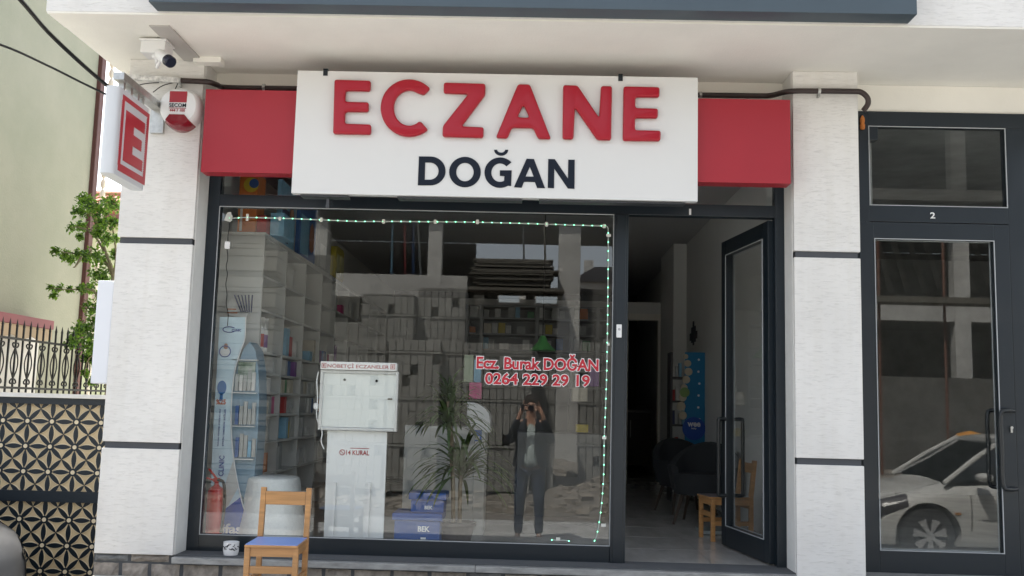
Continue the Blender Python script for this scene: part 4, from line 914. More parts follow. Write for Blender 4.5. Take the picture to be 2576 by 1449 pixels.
slab('green_white_pack', 'pale green and white tall pack left of the window lettering', 'pack', 1167, 1190, 893, 962, 1.55, .1, mat('pale green carton', (.35, .42, .30), .5))
slab('light_blue_pack', 'light blue tall pack beside the pale green one by the window lettering', 'pack', 1192, 1210, 905, 962, 1.56, .1, cm('light blue'))
slab('cream_box', 'cream box right of the phone number near the window edge', 'box', 1440, 1478, 975, 1010, 2.4, .2, cm('cream'))
slab('purple_box', 'purple box above the phone number end near the window edge', 'box', 1483, 1507, 930, 972, 2.4, .2, cm('purple'))
slab('yellow_box', 'dull yellow box low near the right window edge', 'box', 1450, 1480, 1068, 1088, 2.4, .2, cm('yellow'))
slab('work_desk', 'low grey desk behind the reflected man inside the pharmacy', 'desk', 1300, 1510, 1090, 1300, 2.35, .6, mat('desk board', (.22, .22, .21), .5), zb=FL)
c = at(1365, 882, 2.5); gl = thing('green_lamp', 'bright green cone shaped lampshade above the name lettering', 'lamp', (c.x, 2.5, 3.5))
GRN = mat('green shade', (.09, .42, .10), .5); MB().lathe([(.115, 0), (.10, .015), (.045, .075), (.026, .125), (.0, .13)], (c.x, 2.5, c.z), 24).build('lamp_shade', GRN, gl, smooth=True)
MB().tube([(c.x, 2.5, c.z+.125), (c.x, 2.5, 3.559)], .004, 5).build('cord', BLACKM, gl)
# pot plant
yp = .42; pb = at(1148, 1356, yp); PL = thing('dracaena_plant', 'dracaena with two tufts of narrow arching leaves in a dark pot behind the window', 'plant', (pb.x, yp, FL))
zp = at(1148, 1312, yp).z
MB().lathe([(.085, FL), (.115, zp-.02), (.125, zp-.02), (.125, zp), (.11, zp), (.108, zp-.02), (.0, zp-.02)], (pb.x, yp, 0), 28).build('pot', mat('dark brown pot', (.045, .035, .03), .5), PL, smooth=True)
st1 = [at(1140, 1315, yp), at(1139, 1200, yp), at(1133, 1120, yp), at(1130, 1062, yp)]; st2 = [at(1156, 1315, yp+.03), at(1157, 1240, yp+.03), at(1160, 1190, yp+.02)]; st3 = [at(1139, 1140, yp), at(1134, 1080, yp), at(1128, 1010, yp)]
for s_ in (st1, st2, st3): MB().tube(smoothpts(s_, 4), .014, 9).build('stem', mat('pale ringed stem', (.20, .155, .10), .8, var=.25, vscale=30), PL, smooth=True)
def rosette(c, n, L_, up0, m, seed):
    r_ = random.Random(seed); mb = MB()
    for k in range(n):
        az = r_.uniform(0, 6.283); el = r_.uniform(up0, 1.35); l = L_*r_.uniform(.75, 1.1); d_ = Vector((math.cos(az), math.sin(az)*.75, 0)); p = Vector(c)+Vector((0, 0, r_.uniform(-.06, .03))); v = d_*math.cos(el)+Vector((0, 0, math.sin(el))); sd = d_.cross(Vector((0, 0, 1))); N_ = 9; vs = []
        for i in range(N_+1):
            t = i/N_; w_ = .016*math.sin(math.pi*min(1, .12+t*.88))**.6; vs += [p+sd*w_, p-sd*w_]; v = (v+Vector((0, 0, -.13-.17*t))).normalized(); p = p+v*l/N_
        mb.add(vs, [(2*i, 2*i+1, 2*i+3, 2*i+2) for i in range(N_)])
    return mb
DL = lm('dracaena leaf', (.07, .115, .045))
rosette(at(1129, 1062, yp), 80, .36, .1, 0, 1).build('leaf_tuft', DL, PL, smooth=True); rosette(at(1128, 1000, yp), 30, .24, .6, 0, 4).build('leaf_tuft', DL, PL, smooth=True); rosette(at(1161, 1188, yp+.02), 85, .42, .1, 0, 2).build('leaf_tuft', DL, PL, smooth=True)
# BEK crates
CRB = mat('blue crate plastic', (.02, .085, .30), .45, bump=.1, bscale=60)
def crate(label, px0, px1, py0, py1, Y, dy, zb, tpx, tw, th):
    a_, b_ = at(px0, (py0+py1)/2, Y), at(px1, (py0+py1)/2, Y); zt2 = at((px0+px1)/2, py0, Y).z
    c = thing('blue_crate', label, 'crate', ((a_.x+b_.x)/2, Y, zb), 0, 'blue lidded crates by the plant')
    MB().box(a_.x+.015, b_.x-.015, Y+.012, Y+dy-.012, zb, zt2-.045).build('crate_body', CRB, c, bevel=.006)
    MB().box(a_.x, b_.x, Y, Y+dy, zt2-.0445, zt2).build('lid', CRB, c, bevel=.008)
    q = at(tpx[0], tpx[1], Y+.008); text('lettering', 'BEK', WHS, c, (q.x, Y+.010, q.z), tw, th, .03, .001)
    MB().box(q.x-.018, q.x+.014, Y+.009, Y+.0115, q.z-.085*th/.03, q.z-.045*th/.03).build('white_sticker', WHS, c)
    for i in range(5): MB().box(q.x-.013+i*.0052, q.x-.0105+i*.0052, Y+.0078, Y+.0088, q.z-.078*th/.03, q.z-.052*th/.03)
    return c
cz = crate('larger lower blue crate lettered BEK, beneath the smaller one by the plant pot', 985, 1112, 1292, 1356, .22, .3, FL, (1066, 1331), .075, .034)
zt3 = at(1050, 1292, .22).z+.001
crate('smaller upper blue crate lettered BEK, stacked on the larger one', 1027, 1122, 1240, 1292, .27, .24, zt3, (1078, 1277), .05, .022)
# duty pharmacy board
yd = .16; DB = thing('duty_board', 'white duty pharmacy display case on a tall white panel behind the window', 'display board', at(890, 1353, yd))
def rc(px0, px1, py0, py1, Y): a_, b_ = at(px0, (py0+py1)/2, Y), at(px1, (py0+py1)/2, Y); return a_.x, b_.x, at((px0+px1)/2, py1, Y).z, at((px0+px1)/2, py0, Y).z
PW2 = mat('white display board', (.80, .81, .80), .4)
x0, x1, z0, z1 = rc(813, 966, 1084, 1354, yd+.03)
P = [(at(812, 1353, yd).x-.0, FL+.0), (at(962, 1353, yd).x, FL), (at(972, 1085, yd).x, z1), (at(821, 1085, yd).x, z1)]; MB().prism(P, yd+.03, yd+.05).build('lower_panel', PW2, DB, bevel=.002)
for px in (840, 927): q0_, q1_ = at(px-7, 1352, yd), at(px+1, 1215, yd); MB().bar((q0_.x, yd+.02, FL), (q1_.x, yd+.02, q1_.z), .018, .018).build('batten', WHITE, DB)
x0, x1, z0, z1 = rc(801, 999, 932, 1084, yd-.03)
mb = MB(); ring(mb, x0, x1, z0, z1, .018, yd-.01, yd+.03); mb.build('case_frame', mat('light grey aluminium', (.60, .61, .61), .3, .3), DB, bevel=.004)
MB().box(x0+.018, x1-.018, yd+.007, yd+.028, z0+.02, z1-.02).build('back_board', PW2, DB)
MB().box(x0+.0225, x1-.0225, yd-.006, yd-.003, z0+.0225, z1-.0225).build('case_glass', PANE2, DB)
for px, py in ((865, 955), (946, 958)): q = at(px, py, yd-.02); MB().tube([(q.x, yd+.0065, q.z), (q.x, yd+.001, q.z)], .008, 12).build('magnet', BLACKM, DB)
q = at(980, 1004, yd-.03); MB().obox((q.x, yd-.014, q.z), .028, .008, .010).build('latch', mat('brown latch', (.1, .08, .05), .4), DB)
x0, x1, z0, z1 = rc(806, 998, 911, 931, yd-.035)
hd = MB().box(x0, x1, yd-.035, yd+.03, z0, z1).build('header', WHITE, DB, bevel=.003)
q = at(901, 921.5, yd-.036); RD2 = mat('dull red print', (.40, .06, .06), .5); text('lettering', 'NÖBETÇİ ECZANELER', RD2, DB, (q.x, yd-.0355, q.z), .385, .034, .006, .001)
for px in (815, 988):
    q = at(px, 921-(901-px)*.022, yd-.036); mb = MB(); ring(mb, q.x-.014, q.x+.014, q.z-.015, q.z+.015, .003, yd-.037, yd-.0352); mb.build('emblem_frame', RD2, DB); text('lettering', 'E', RD2, DB, (q.x, yd-.0355, q.z), .012, .016, .03, .001)
q = at(900, 1139, yd+.029); text('lettering', '14 KURAL', RD2, DB, (q.x, yd+.0295, q.z), .145, .03, .02, .001)
q = at(861, 1138, yd+.029); mb = MB().tube([(q.x+.016*math.cos(t*math.pi/10), yd+.0285, q.z+.016*math.sin(t*math.pi/10)) for t in range(21)], .0022, 6); mb.bar((q.x-.011, yd+.028, q.z+.011), (q.x+.011, yd+.028, q.z-.011), .003, .003); mb.build('round_emblem', RD2, DB)
q = at(905, 1128, yd+.029); MB().box(q.x-.06, q.x+.06, yd+.0285, yd+.0295, q.z-.002, q.z+.002).build('small_print', RD2, DB)
mb = MB().tube(smoothpts([at(x, y, yd) for x, y in ((801, 935), (797, 960), (799, 1000), (797, 1050), (810, 1085), (808, 1110), (815, 1130))], 4), .004, 6); mb.build('white_cable', WHITE, DB); q = at(795, 1022, yd); MB().lathe([(.006, -.022), (.016, -.014), (.016, .014), (.006, .022)], (q.x, yd, q.z), 12).build('plug', WHITE, DB, smooth=True)
# wrapped pouf
yq = .42; a_, b_ = at(615, 1210, yq), at(745, 1210, yq); c_, d_ = at(588, 1340, yq), at(764, 1340, yq); zt4 = at(686, 1203, yq-.12).z
WR = mat('white quilted wrap', (.84, .86, .84), .35, bump=.45, bscale=26, var=.06, vscale=60)
r1, r2 = (b_.x-a_.x)/2, (d_.x-c_.x)/2; pc = (c_.x+d_.x)/2
o = MB().lathe([(r2, 0), (r2*.99, .02), (r1+.006, zt4-FL-.03), (r1, zt4-FL-.01), (r1-.02, zt4-FL), (0, zt4-FL+.002)], (pc, yq+.05, FL+.001), 20).build('wrapped_pouf', WR, smooth=True); tag(o, 'white cone shaped pouf in quilted wrap behind the wooden chair', 'pouf')
# extinguisher
ye = .22; q = at(537, 1345, ye); FE = thing('fire_extinguisher', 'red fire extinguisher in the lower left corner of the window', 'fire extinguisher', (q.x, ye, FL)); zt5 = at(537, 1222, ye).z; r_ = .052
REDX = mat('red extinguisher paint', (.50, .015, .015), .3, coat=.5)
MB().lathe([(r_, FL), (r_, zt5-.05), (r_*.85, zt5-.015), (r_*.4, zt5), (.014, zt5+.01), (.014, zt5+.03)], (q.x, ye, 0), 24).build('cylinder_body', REDX, FE, smooth=True)
MB().bar((q.x, ye, zt5+.045), (q.x-.05, ye-.01, zt5+.105), .02, .012).bar((q.x-.005, ye, zt5+.03), (q.x-.06, ye-.01, zt5+.05), .018, .01).box(q.x-.018, q.x+.018, ye-.015, ye+.015, zt5+.025, zt5+.05).build('valve_lever', REDX, FE)
MB().tube(smoothpts([(q.x+.01, ye-.01, zt5+.04), (q.x+.05, ye-.02, zt5+.02), (q.x+.064, ye-.02, zt5-.08), (q.x+.06, ye-.02, zt5-.2), (q.x+.055, ye-.02, FL+.08)], 5), [.010]*20+[.014]).build('hose', mat('black rubber hose', (.02, .02, .02), .6), FE, smooth=True)
# brush standee
yS = .34; SD = thing('brush_standee', 'tall pale blue cardboard standee with vertical lettering and a dark blue foot', 'standee', (at(575, 1300, yS).x, yS, FL))
PB = mat('pale blue print', (.62, .78, .88), .45, var=.18, vscale=2.5); DBL = mat('royal blue print', (.02, .09, .42), .45); MBL = mat('mid blue print', (.05, .22, .50), .45)
def poly(nm, pp, Y0, Y1, m): v = [at(x, y, Y0) for x, y in pp]; return MB().prism([(p.x, p.z) for p in v], Y0, Y1).build(nm, m, SD)
CURV = [(618, 798), (616, 850), (606, 880), (592, 925), (584, 985), (581, 1050), (583, 1110), (590, 1170), (600, 1225), (612, 1275), (628, 1315), (632, 1352)]
poly('front_board', [(553, 797)]+CURV+[(527, 1352), (531, 1200), (538, 1050), (546, 920)], yS, yS+.012, PB)
poly('dark_blue_foot', [(606, 1250)]+CURV[-3:]+[(529, 1352), (534, 1300), (560, 1285)], yS-.002, yS-.0005, DBL)
poly('light_band', [(586, 1160), (600, 1225), (575, 1270), (560, 1285), (562, 1230)], yS-.002, yS-.0005, mat('cream blue band', (.60, .62, .60), .45))
mb = MB(); cc_ = [at(x, y, yS-.004) for x, y in CURV]; mb.tube(smoothpts(cc_, 3), .0035, 6); mb.build('white_edge', WHITE, SD)
poly('side_board', [(596, 925), (612, 878), (628, 860), (642, 880), (650, 930), (652, 1000), (648, 1090), (640, 1200), (628, 1290), (600, 1230), (585, 1120), (583, 1000)], yS+.03, yS+.22, mat('grey blue board', (.22, .33, .42), .5, var=.15, vscale=3))
for i, y in enumerate((905, 988, 1072, 1155)): a_, b_ = at(584, y, yS), at(648-i*4, y, yS); MB().box(a_.x, b_.x, yS-.02+.02, yS+.029, b_.z-.006, b_.z).build('shelf_lip', WHITE, SD)
rnd = random.Random(8)
for i, y in enumerate((985, 1070, 1152)):
    for k in range(5):
        x = 590+k*10.5; a_ = at(x, y, yS+.015); hh = rnd.uniform(.10, .16); c = ['white', 'light blue', 'navy', 'pale grey', 'pale grey', 'light blue', 'pale grey', 'blue'][rnd.randrange(8)]
        o = MB().box(a_.x, a_.x+.022, yS+.013, yS+.028, a_.z+.006, a_.z+hh).build('toothbrush_pack', cm(c)); tag(o, f'{c} toothbrush pack on the {["upper", "middle", "lower"][i]} standee tier, {["first", "second", "third", "fourth", "fifth"][k]} from the left', 'pack', 'toothbrush packs on the standee')
a_ = at(615, 930, yS+.02); MB().box(a_.x-.04, a_.x+.07, yS+.014, yS+.026, a_.z-.08, a_.z+.05).build('green_picture', mat('green print', (.10, .25, .12), .5, var=.6, vscale=14, var2=(.5, .55, .5)), SD)
BT = mat('blue lettering', (.04, .07, .30), .5); yy = yS-.003
def st(body, x, y, w_, h_, rot, m, b=.02): q = at(x, y, yy); text('lettering', body, m, SD, (q.x, yy, q.z), w_, h_, b, .001, rot)
st('CLINIC', 595, 831, .062, .016, 0, BT, .03)
q = at(577, 829, yy); MB().tube([(q.x+.042*math.cos(t), yy, q.z+.018*math.sin(t)) for t in [R(40+i*14) for i in range(21)]], .003, 6).build('oval_emblem', BT, SD)
st('DAHA GENİŞ YÜZEYİ İLE', 551, 1075, .235, .013, math.pi/2, BT); st('ETKİN TEMİZLİK SAĞLAR', 563, 1075, .235, .013, math.pi/2, BT); st('CLINIC', 557, 1172, .13, .034, math.pi/2, BT)
st('%25', 556, 1011, .062, .034, 0, mat('orange red print', (.50, .09, .04), .5), .04); st('ifas', 583, 1330, .125, .062, 0, WHS, .03)
q = at(558, 975, yy); BRS = mat('bright blue print', (.03, .16, .42), .5)
mb = MB().tube([(q.x, yy+.001, q.z), (q.x, yy-.001, q.z)], .03, 24); mb.v = [Vector((v.x, v.y, q.z+(v.z-q.z)*1.5)) for v in mb.v]; mb.box(q.x-.010, q.x+.010, yy-.001, yy+.001, q.z-.085, q.z-.04); mb.build('brush_picture', BRS, SD)
q = at(566, 884, yy); mb = MB().tube([(q.x+.036*math.cos(t*math.pi/12), yy, q.z+.036*math.sin(t*math.pi/12)) for t in range(25)], .003, 6); mb.build('round_picture_frame', BT, SD)
MB().lathe([(.028, -.03), (.034, -.01), (.028, .01), (.010, .018), (.0, .018)], (q.x, yy, q.z), 16, Matrix.Scale(.03, 4, (0, 1, 0))).build('printed_coat', WHITE, SD); MB().lathe([(.0, .014), (.012, .02), (.014, .035), (.008, .05), (.0, .052)], (q.x+.004, yy-.0005, q.z), 14, Matrix.Scale(.03, 4, (0, 1, 0))).build('printed_face', mat('skin print', (.42, .22, .15), .6), SD)
# paper fan above the standee
q = at(598, 795, .5); o = thing('brush_holder', 'white cone shaped holder of dark combs above the pale blue standee', 'holder', (q.x, .5, q.z))
v = [at(x, y, .5) for x, y in ((572, 792), (570, 770), (588, 742), (626, 785), (620, 800))]; MB().prism([(p.x, p.z) for p in v], .5, .53).build('card', cm('white'), o)
mb = MB()
for k in range(6): a_, b_ = at(590+k*9, 742, .49), at(607+k*5, 785, .49); mb.bar(a_, b_, .012, .006)
mb.build('combs', cm('navy'), o); q = at(583, 775, .498); MB().box(q.x-.03, q.x+.04, .497, .499, q.z-.035, q.z-.028).box(q.x-.03, q.x+.03, .497, .499, q.z-.01, q.z-.004).build('orange_print', cm('orange'), o)
# behind the open door: display rack, armchairs, floor scale
yw = 4.0; x0, x1, z0, z1 = rc(1696, 1773, 886, 1112, yw); WE = thing('baby_display', 'blue display rack of baby goods against the right wall of the pharmacy', 'display rack', ((x0+x1)/2, yw, FL))
BLU = mat('sky blue board', (.01, .20, .42), .45); MB().box(x1-.20, x1+.02, yw, yw+.02, z0-.3, z1).build('board', BLU, WE)
CRM = mat('cream cloud print', (.55, .48, .36), .5); mb = MB()
for i, (px, py, r_) in enumerate(((1725, 897, .025), (1730, 914, .035), (1732, 935, .04), (1726, 955, .04), (1721, 975, .035), (1717, 1000, .04), (1713, 1022, .045), (1717, 1045, .042))): q = at(px, py, yw); mb.tube([(q.x, yw-.004-.0005*i, q.z), (q.x, yw-.001, q.z)], r_, 18)
mb.build('cloud_print', CRM, WE); q = at(1722, 987, yw); MB().tube([(q.x, yw-.012, q.z), (q.x, yw-.006, q.z)], .05, 20).build('green_disc', mat('pale green disc', (.22, .36, .12), .5), WE)
mb = MB(); rnd = random.Random(4)
for i in range(7): q = at(1762+rnd.uniform(-6, 2), 905+i*30, yw); mb.tube([(q.x, yw-.004, q.z), (q.x, yw-.001, q.z)], .013, 5)
mb.build('star_print', WHS, WE)
q = at(1745, 1078, yw); MB().tube([(q.x, yw-.016, q.z), (q.x, yw-.008, q.z)], .115, 28).build('blue_disc', DBL, WE); text('lettering', 'wee', WHS, WE, (q.x, yw-.0165, q.z+.04), .13, .045, .03, .001); text('lettering', 'baby', WHS, WE, (q.x, yw-.0165, q.z), .05, .022, .02, .001)
for i in range(4):
    z = z1-.05-i*.24; MB().box(x0-.02, x1-.181, yw+.05, yw+.3, z-.22, z-.2).build('rack_shelf', mat('dark rack', (.06, .06, .065), .5), WE)
    for k in range(5):
        if (i+k) % 4 == 3: continue
        c = ['white', 'pale grey', 'light blue', 'red', 'white', 'pale grey', 'navy'][(i*3+k) % 7]; xx = x0-.01+k*.034; o = MB().box(xx, xx+.026, yw+.06, yw+.14, z-.1995, z-.2+.08+.03*((k+i) % 3)).build('baby_pack', cm(c)); tag(o, f'{c} pack on the {["top", "second", "third", "fourth"][i]} shelf of the blue baby display, {["first", "second", "third", "fourth", "fifth"][k]} from the left', 'pack', 'packs on the baby display rack')
MB().box(x0-.03, x0-.01, yw+.04, yw+.3, FL, z1).build('rack_side', MATS['dark rack'], WE)
UPH = mat('dark grey upholstery', (.022, .024, .026), .9, bump=.3, bscale=200); WL2 = mat('brown tapered leg', (.06, .04, .028), .5)
def armchair(label, loc, rz):
    c = thing('armchair', label, 'armchair', loc, rz, 'dark tub armchairs'); mb = MB(); n = 20; vs = []
    for i in range(n+1):
        a_ = R(-38+256*i/n); hh = .40+.36*max(0, math.sin(a_))**.7 if math.sin(a_) > 0 else .40+.0
        hh = .53 if math.sin(a_) < .1 else .53+.21*math.sin(a_)**1.3
        for r_, z in ((.30, .30), (.345, .5), (.335, hh), (.28, hh-.01), (.26, .42), (.26, .30)): vs.append((r_*math.cos(a_), r_*math.sin(a_)*.95, z))
    fs = [(i*6+k, i*6+(k+1) % 6, (i+1)*6+(k+1) % 6, (i+1)*6+k) for i in range(n) for k in range(6)]+[tuple(range(6)), tuple(range(n*6, n*6+6))]
    mb.add(vs, fs).build('backrest', UPH, c, local=True, smooth=True); MB().lathe([(.27, .27), (.285, .31), (.285, .42), (.26, .455), (0, .46)], (0, -.02, 0), 28).build('seat_cushion', UPH, c, local=True, smooth=True)
    for sx in (-1, 1):
        for sy in (-1, 1): MB().tube([(sx*.17, sy*.16, .28), (sx*.24, sy*.23, 0)], [.02, .012], 8).build('leg', WL2, c, local=True)
    c.scale = (.88, .88, .88)
q = at(1765, 1290, 2.0); armchair('dark tub armchair nearest the glass door with brown tapered legs', (q.x+.05, 2.15, FL), R(-20)); q = at(1700, 1280, 2.9); armchair('dark tub armchair farther back beside the blue display rack', (q.x+.1, 3.0, FL), R(15))
q = at(1800, 1315, 1.5); o = MB().box(q.x-.12, q.x+.10, 1.42, 1.68, FL+.004, FL+.03).build('floor_scale', mat('pale glass scale', (.42, .46, .45), .15), bevel=.004); tag(o, 'flat pale weighing scale on the shop floor behind the small chair', 'scale')
mb = MB(); 
for k in range(5): mb.box(1.742, 1.748, 4.45+k*.10, 4.53+k*.10, 2.36+.03*abs(k-2), 2.50+.06*(2-abs(k-2)))
o = mb.build('wall_decal', mat('dark wall print', (.05, .055, .07), .8)); tag(o, 'dark hand shaped print on the right wall above the blue baby display', 'poster')

# ============================================================ ACROSS THE STREET (mirrored in the glass)
FORM = mat('formwork timber', (.09, .082, .066), .85, var=.3, vscale=6, stretch=(1, 6, 6)); CONCD = mat('shade darkened concrete', (.09, .088, .08), .95, var=.35, vscale=1.5)  # second concrete has the shade inside the frame put into its colour
def V(px, py, p): return vt(px, py, p)
UB = thing('unfinished_building', 'unfinished concrete frame building across the street, seen only as a reflection', 'building', (0, -22, 0)); Y_ = -20
xl, xr = V(450, 700, 26).x, V(2950, 700, 26).x; z1t, z1b = V(1000, 690, 26).z, V(1000, 748, 26).z
for px, wpx in ((802, 34), (1092, 36), (1432, 56), (1800, 45), (2120, 40), (2420, 40), (2720, 40), (520, 36)):
    x = V(px, 700, 26).x; hw_ = wpx*26/2467/2; MB().box(x-hw_, x+hw_, Y_-.35, Y_, 0, 7.3).build('column', CONC, UB, bevel=.01)
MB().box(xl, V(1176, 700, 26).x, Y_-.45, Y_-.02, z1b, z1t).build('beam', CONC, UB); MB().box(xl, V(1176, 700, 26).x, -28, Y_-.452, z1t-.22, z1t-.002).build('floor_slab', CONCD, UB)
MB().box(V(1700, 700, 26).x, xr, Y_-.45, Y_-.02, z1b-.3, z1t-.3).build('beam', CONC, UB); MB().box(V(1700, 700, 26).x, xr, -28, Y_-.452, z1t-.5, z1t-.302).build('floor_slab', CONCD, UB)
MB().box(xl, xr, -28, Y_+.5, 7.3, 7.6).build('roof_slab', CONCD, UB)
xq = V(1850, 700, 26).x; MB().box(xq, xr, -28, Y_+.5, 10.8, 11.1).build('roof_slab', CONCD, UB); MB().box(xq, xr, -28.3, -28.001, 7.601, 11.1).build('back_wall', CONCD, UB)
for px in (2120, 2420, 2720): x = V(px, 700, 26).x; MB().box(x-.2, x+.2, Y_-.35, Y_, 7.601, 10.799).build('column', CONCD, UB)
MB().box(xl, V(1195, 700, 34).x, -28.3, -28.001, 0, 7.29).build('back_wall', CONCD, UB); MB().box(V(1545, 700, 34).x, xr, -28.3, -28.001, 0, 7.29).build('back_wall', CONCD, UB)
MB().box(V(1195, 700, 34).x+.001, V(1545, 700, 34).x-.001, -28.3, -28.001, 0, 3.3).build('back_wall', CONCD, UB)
# strip of wall with two white framed windows
p_ = 26.6; yw_ = 6-p_; xa, xb = V(1112, 750, p_).x, V(1540, 750, p_).x; zt_, zb_ = V(1300, 722, p_).z, V(1300, 900, p_).z
wins = [(1250, 1322), (1343, 1417)]; wz0, wz1 = V(1330, 766, p_).z, V(1330, 736, p_).z
mb = MB().box(xa, xb, yw_-.15, yw_, zb_-3, wz0).box(xa, xb, yw_-.15, yw_, wz1, zt_); xs = [xa]+[V(px, 750, p_).x for w2 in wins for px in w2]+[xb]
for i in range(0, 6, 2): mb.box(xs[i], xs[i+1], yw_-.15, yw_, wz0, wz1)
wl = mb.build('low_wall', CONCD, UB)
for a_, b_ in wins:
    x0, x1 = V(a_, 750, p_).x, V(b_, 750, p_).x; mb = MB(); ring(mb, x0, x1, wz0, wz1, .05, yw_-.1, yw_-.04); mb.box(x1-.17, x1-.05, yw_-.1, yw_-.04, wz0+.05, wz1-.05); mb.build('window_frame', WHITE, UB)
rnd = random.Random(9)
for i, (px, c, y0_, y1_) in enumerate(((985, 'light blue', 560, 690), (1040, 'blue', 560, 690), (1020, 'red', 575, 690), (1320, 'pale grey', 560, 720), (1375, 'cream', 590, 700), (1060, 'pale grey', 520, 690))):
    a_, b_ = V(px, y1_, 27.5), V(px+4-i*3, 500, 27.5); MB().tube([(a_.x, a_.y, min(a_.z, z1t)), (b_.x, b_.y, 7.295)], .03, 7).build('steel_prop', cm(c), UB)
for k in range(15):
    y = 652+k*4.6; a_, b_ = V(1190+rnd.uniform(-12, 14), y, 25.4), V(1398+rnd.uniform(-16, 10), y+3, 25.4); o = MB().box(a_.x, b_.x, 6-26.2, 6-25.2+rnd.uniform(-.1, .1), a_.z-.022, a_.z+.012).build('timber_board', FORM, UB)
a_, b_ = V(1180, 722, 25.4), V(1420, 722, 25.4)
MB().box(a_.x, b_.x, -20.3, -19.1, a_.z-.1, a_.z-.024).build('timber_deck', FORM, UB)
# right part: shuttering with leaning boards behind the parked car
mb = MB(); 
for k in range(9): a_, b_ = V(2180+k*42, 1000, 27.5), V(2150+k*40, 860, 28); mb.bar((a_.x, a_.y, a_.z), (b_.x, b_.y, b_.z), .16, .03)
for k in range(9): a_, b_ = V(2200+k*42, 738, 27.5), V(2165+k*40, 600, 28); mb.bar((a_.x, a_.y, a_.z), (b_.x, b_.y, b_.z), .22, .03)
mb.build('leaning_boards', FORM, UB); a_, b_ = V(2150, 742, 20), V(2620, 742, 20); MB().box(a_.x, b_.x, -14.6, -14.0, a_.z-.12, a_.z).box(a_.x, b_.x, -14.3, -14.2, 0, .2).build('scaffold_deck', FORM, UB)
for px in (2215, 2380, 2560): x = V(px, 742, 20.3).x; MB().tube([(x, -14.4, 0), (x, -14.4, a_.z+1.6)], .03, 8).build('scaffold_pole', mat('rusty pole', (.12, .05, .03), .8), UB)
MB().box(V(2050, 800, 24).x, xr, -18.4, -18.0, 0, 2.6).build('low_wall', CONCD, UB)
MB().box(V(1520, 800, 25).x, V(2050, 800, 24).x, -19.4, -19.0, 0, 3.4).build('low_wall', CONC, UB)
# boarded concrete wall at the left
BW = thing('boarded_wall', 'tall concrete wall with horizontal board marks across the street on the left', 'wall', (-4.6, -11, 0)); a_, b_ = V(430, 590, 17), V(700, 590, 17); z = 0; k = 0; mb = MB()
while z < b_.z: h_ = rnd.choice([.09, .14, .2, .26]); mb.box(a_.x, b_.x, -11.6, -11+rnd.uniform(-.05, .05), z, z+h_-.02); z += h_
mb.build('board_marked_face', mat('board marked concrete', (.17, .168, .155), .92, var=.3, vscale=2, bump=.4, bscale=20), BW); MB().box(a_.x, b_.x-.01, -11.7, -11.601, 0, z).build('wall_core', CONCD, BW)
a_, b_ = V(700, 700, 19), V(835, 700, 19); MB().box(a_.x, b_.x, -13.4, -13.0, 0, V(760, 640, 19).z).build('side_wall', CONCD, BW)
BLK = mat('grey pumice block', (.19, .187, .172), .95, var=.25, vscale=5, bump=.4, bscale=30)
def stack(label, px0, px1, py, p):
    a_, b_ = V(px0, py, p), V(px1, py, p); t = thing('block_stack', label, 'block stack', ((a_.x+b_.x)/2, 6-p, .2), 0, 'stacks of building blocks'); nxb = max(2, round((b_.x-a_.x)/.13)); bw = (b_.x-a_.x)/nxb; z = .15; mb = MB(); row = 0; hm = MB()
    while z < a_.z:
        if row % 5 == 4: mb.box(a_.x-.03, b_.x+.03, 6-p-.9, 6-p+.02, z, z+.035); z += .05; row += 1; continue
        for i in range(nxb):
            x = a_.x+i*bw; j = rnd.uniform(-.006, .006); r_ = rnd.random()
            if r_ < .05: hm.box(x+.02, x+bw-.02, 6-p-.3, 6-p-.25, z+.02, z+.15)  # dark plate set back in the gap, painted shade of an open hole
            else: mb.box(x+.006, x+bw-.006, 6-p-.85, 6-p+j, z, z+.185)
        z += .19; row += 1
    mb.build('blocks', BLK, t); 
    if hm.v: hm.build('hole_shade', CONCD, t)
SN = ['tallest stack of grey blocks, reflected left of the window centre', 'second tall stack of grey blocks, reflected right of the tallest', 'lower stack of grey blocks, reflected above the duty board', 'lower stack of grey blocks, reflected above the plant', 'stack of grey blocks, reflected behind the plant top', 'wide stack of grey blocks, reflected behind the window lettering', 'far left stack of grey blocks, reflected beside the shelving', 'stack of grey blocks, reflected above the man', 'rightmost stack of grey blocks, reflected by the light strip', 'stack of grey blocks filling the gap behind the two tall stacks', 'low stack of grey blocks, reflected beside the duty board']
for lb, q in zip(SN, [(912, 1043, 738, 19), (1052, 1172, 742, 19.4), (842, 972, 862, 17.5), (978, 1108, 872, 17.2), (1176, 1260, 960, 18.6), (1112, 1340, 880, 17.6), (700, 836, 855, 20), (1262, 1398, 905, 18.2), (1462, 1545, 865, 19.5), (840, 1100, 830, 20.6), (720, 842, 900, 18)]): stack(lb, *q)
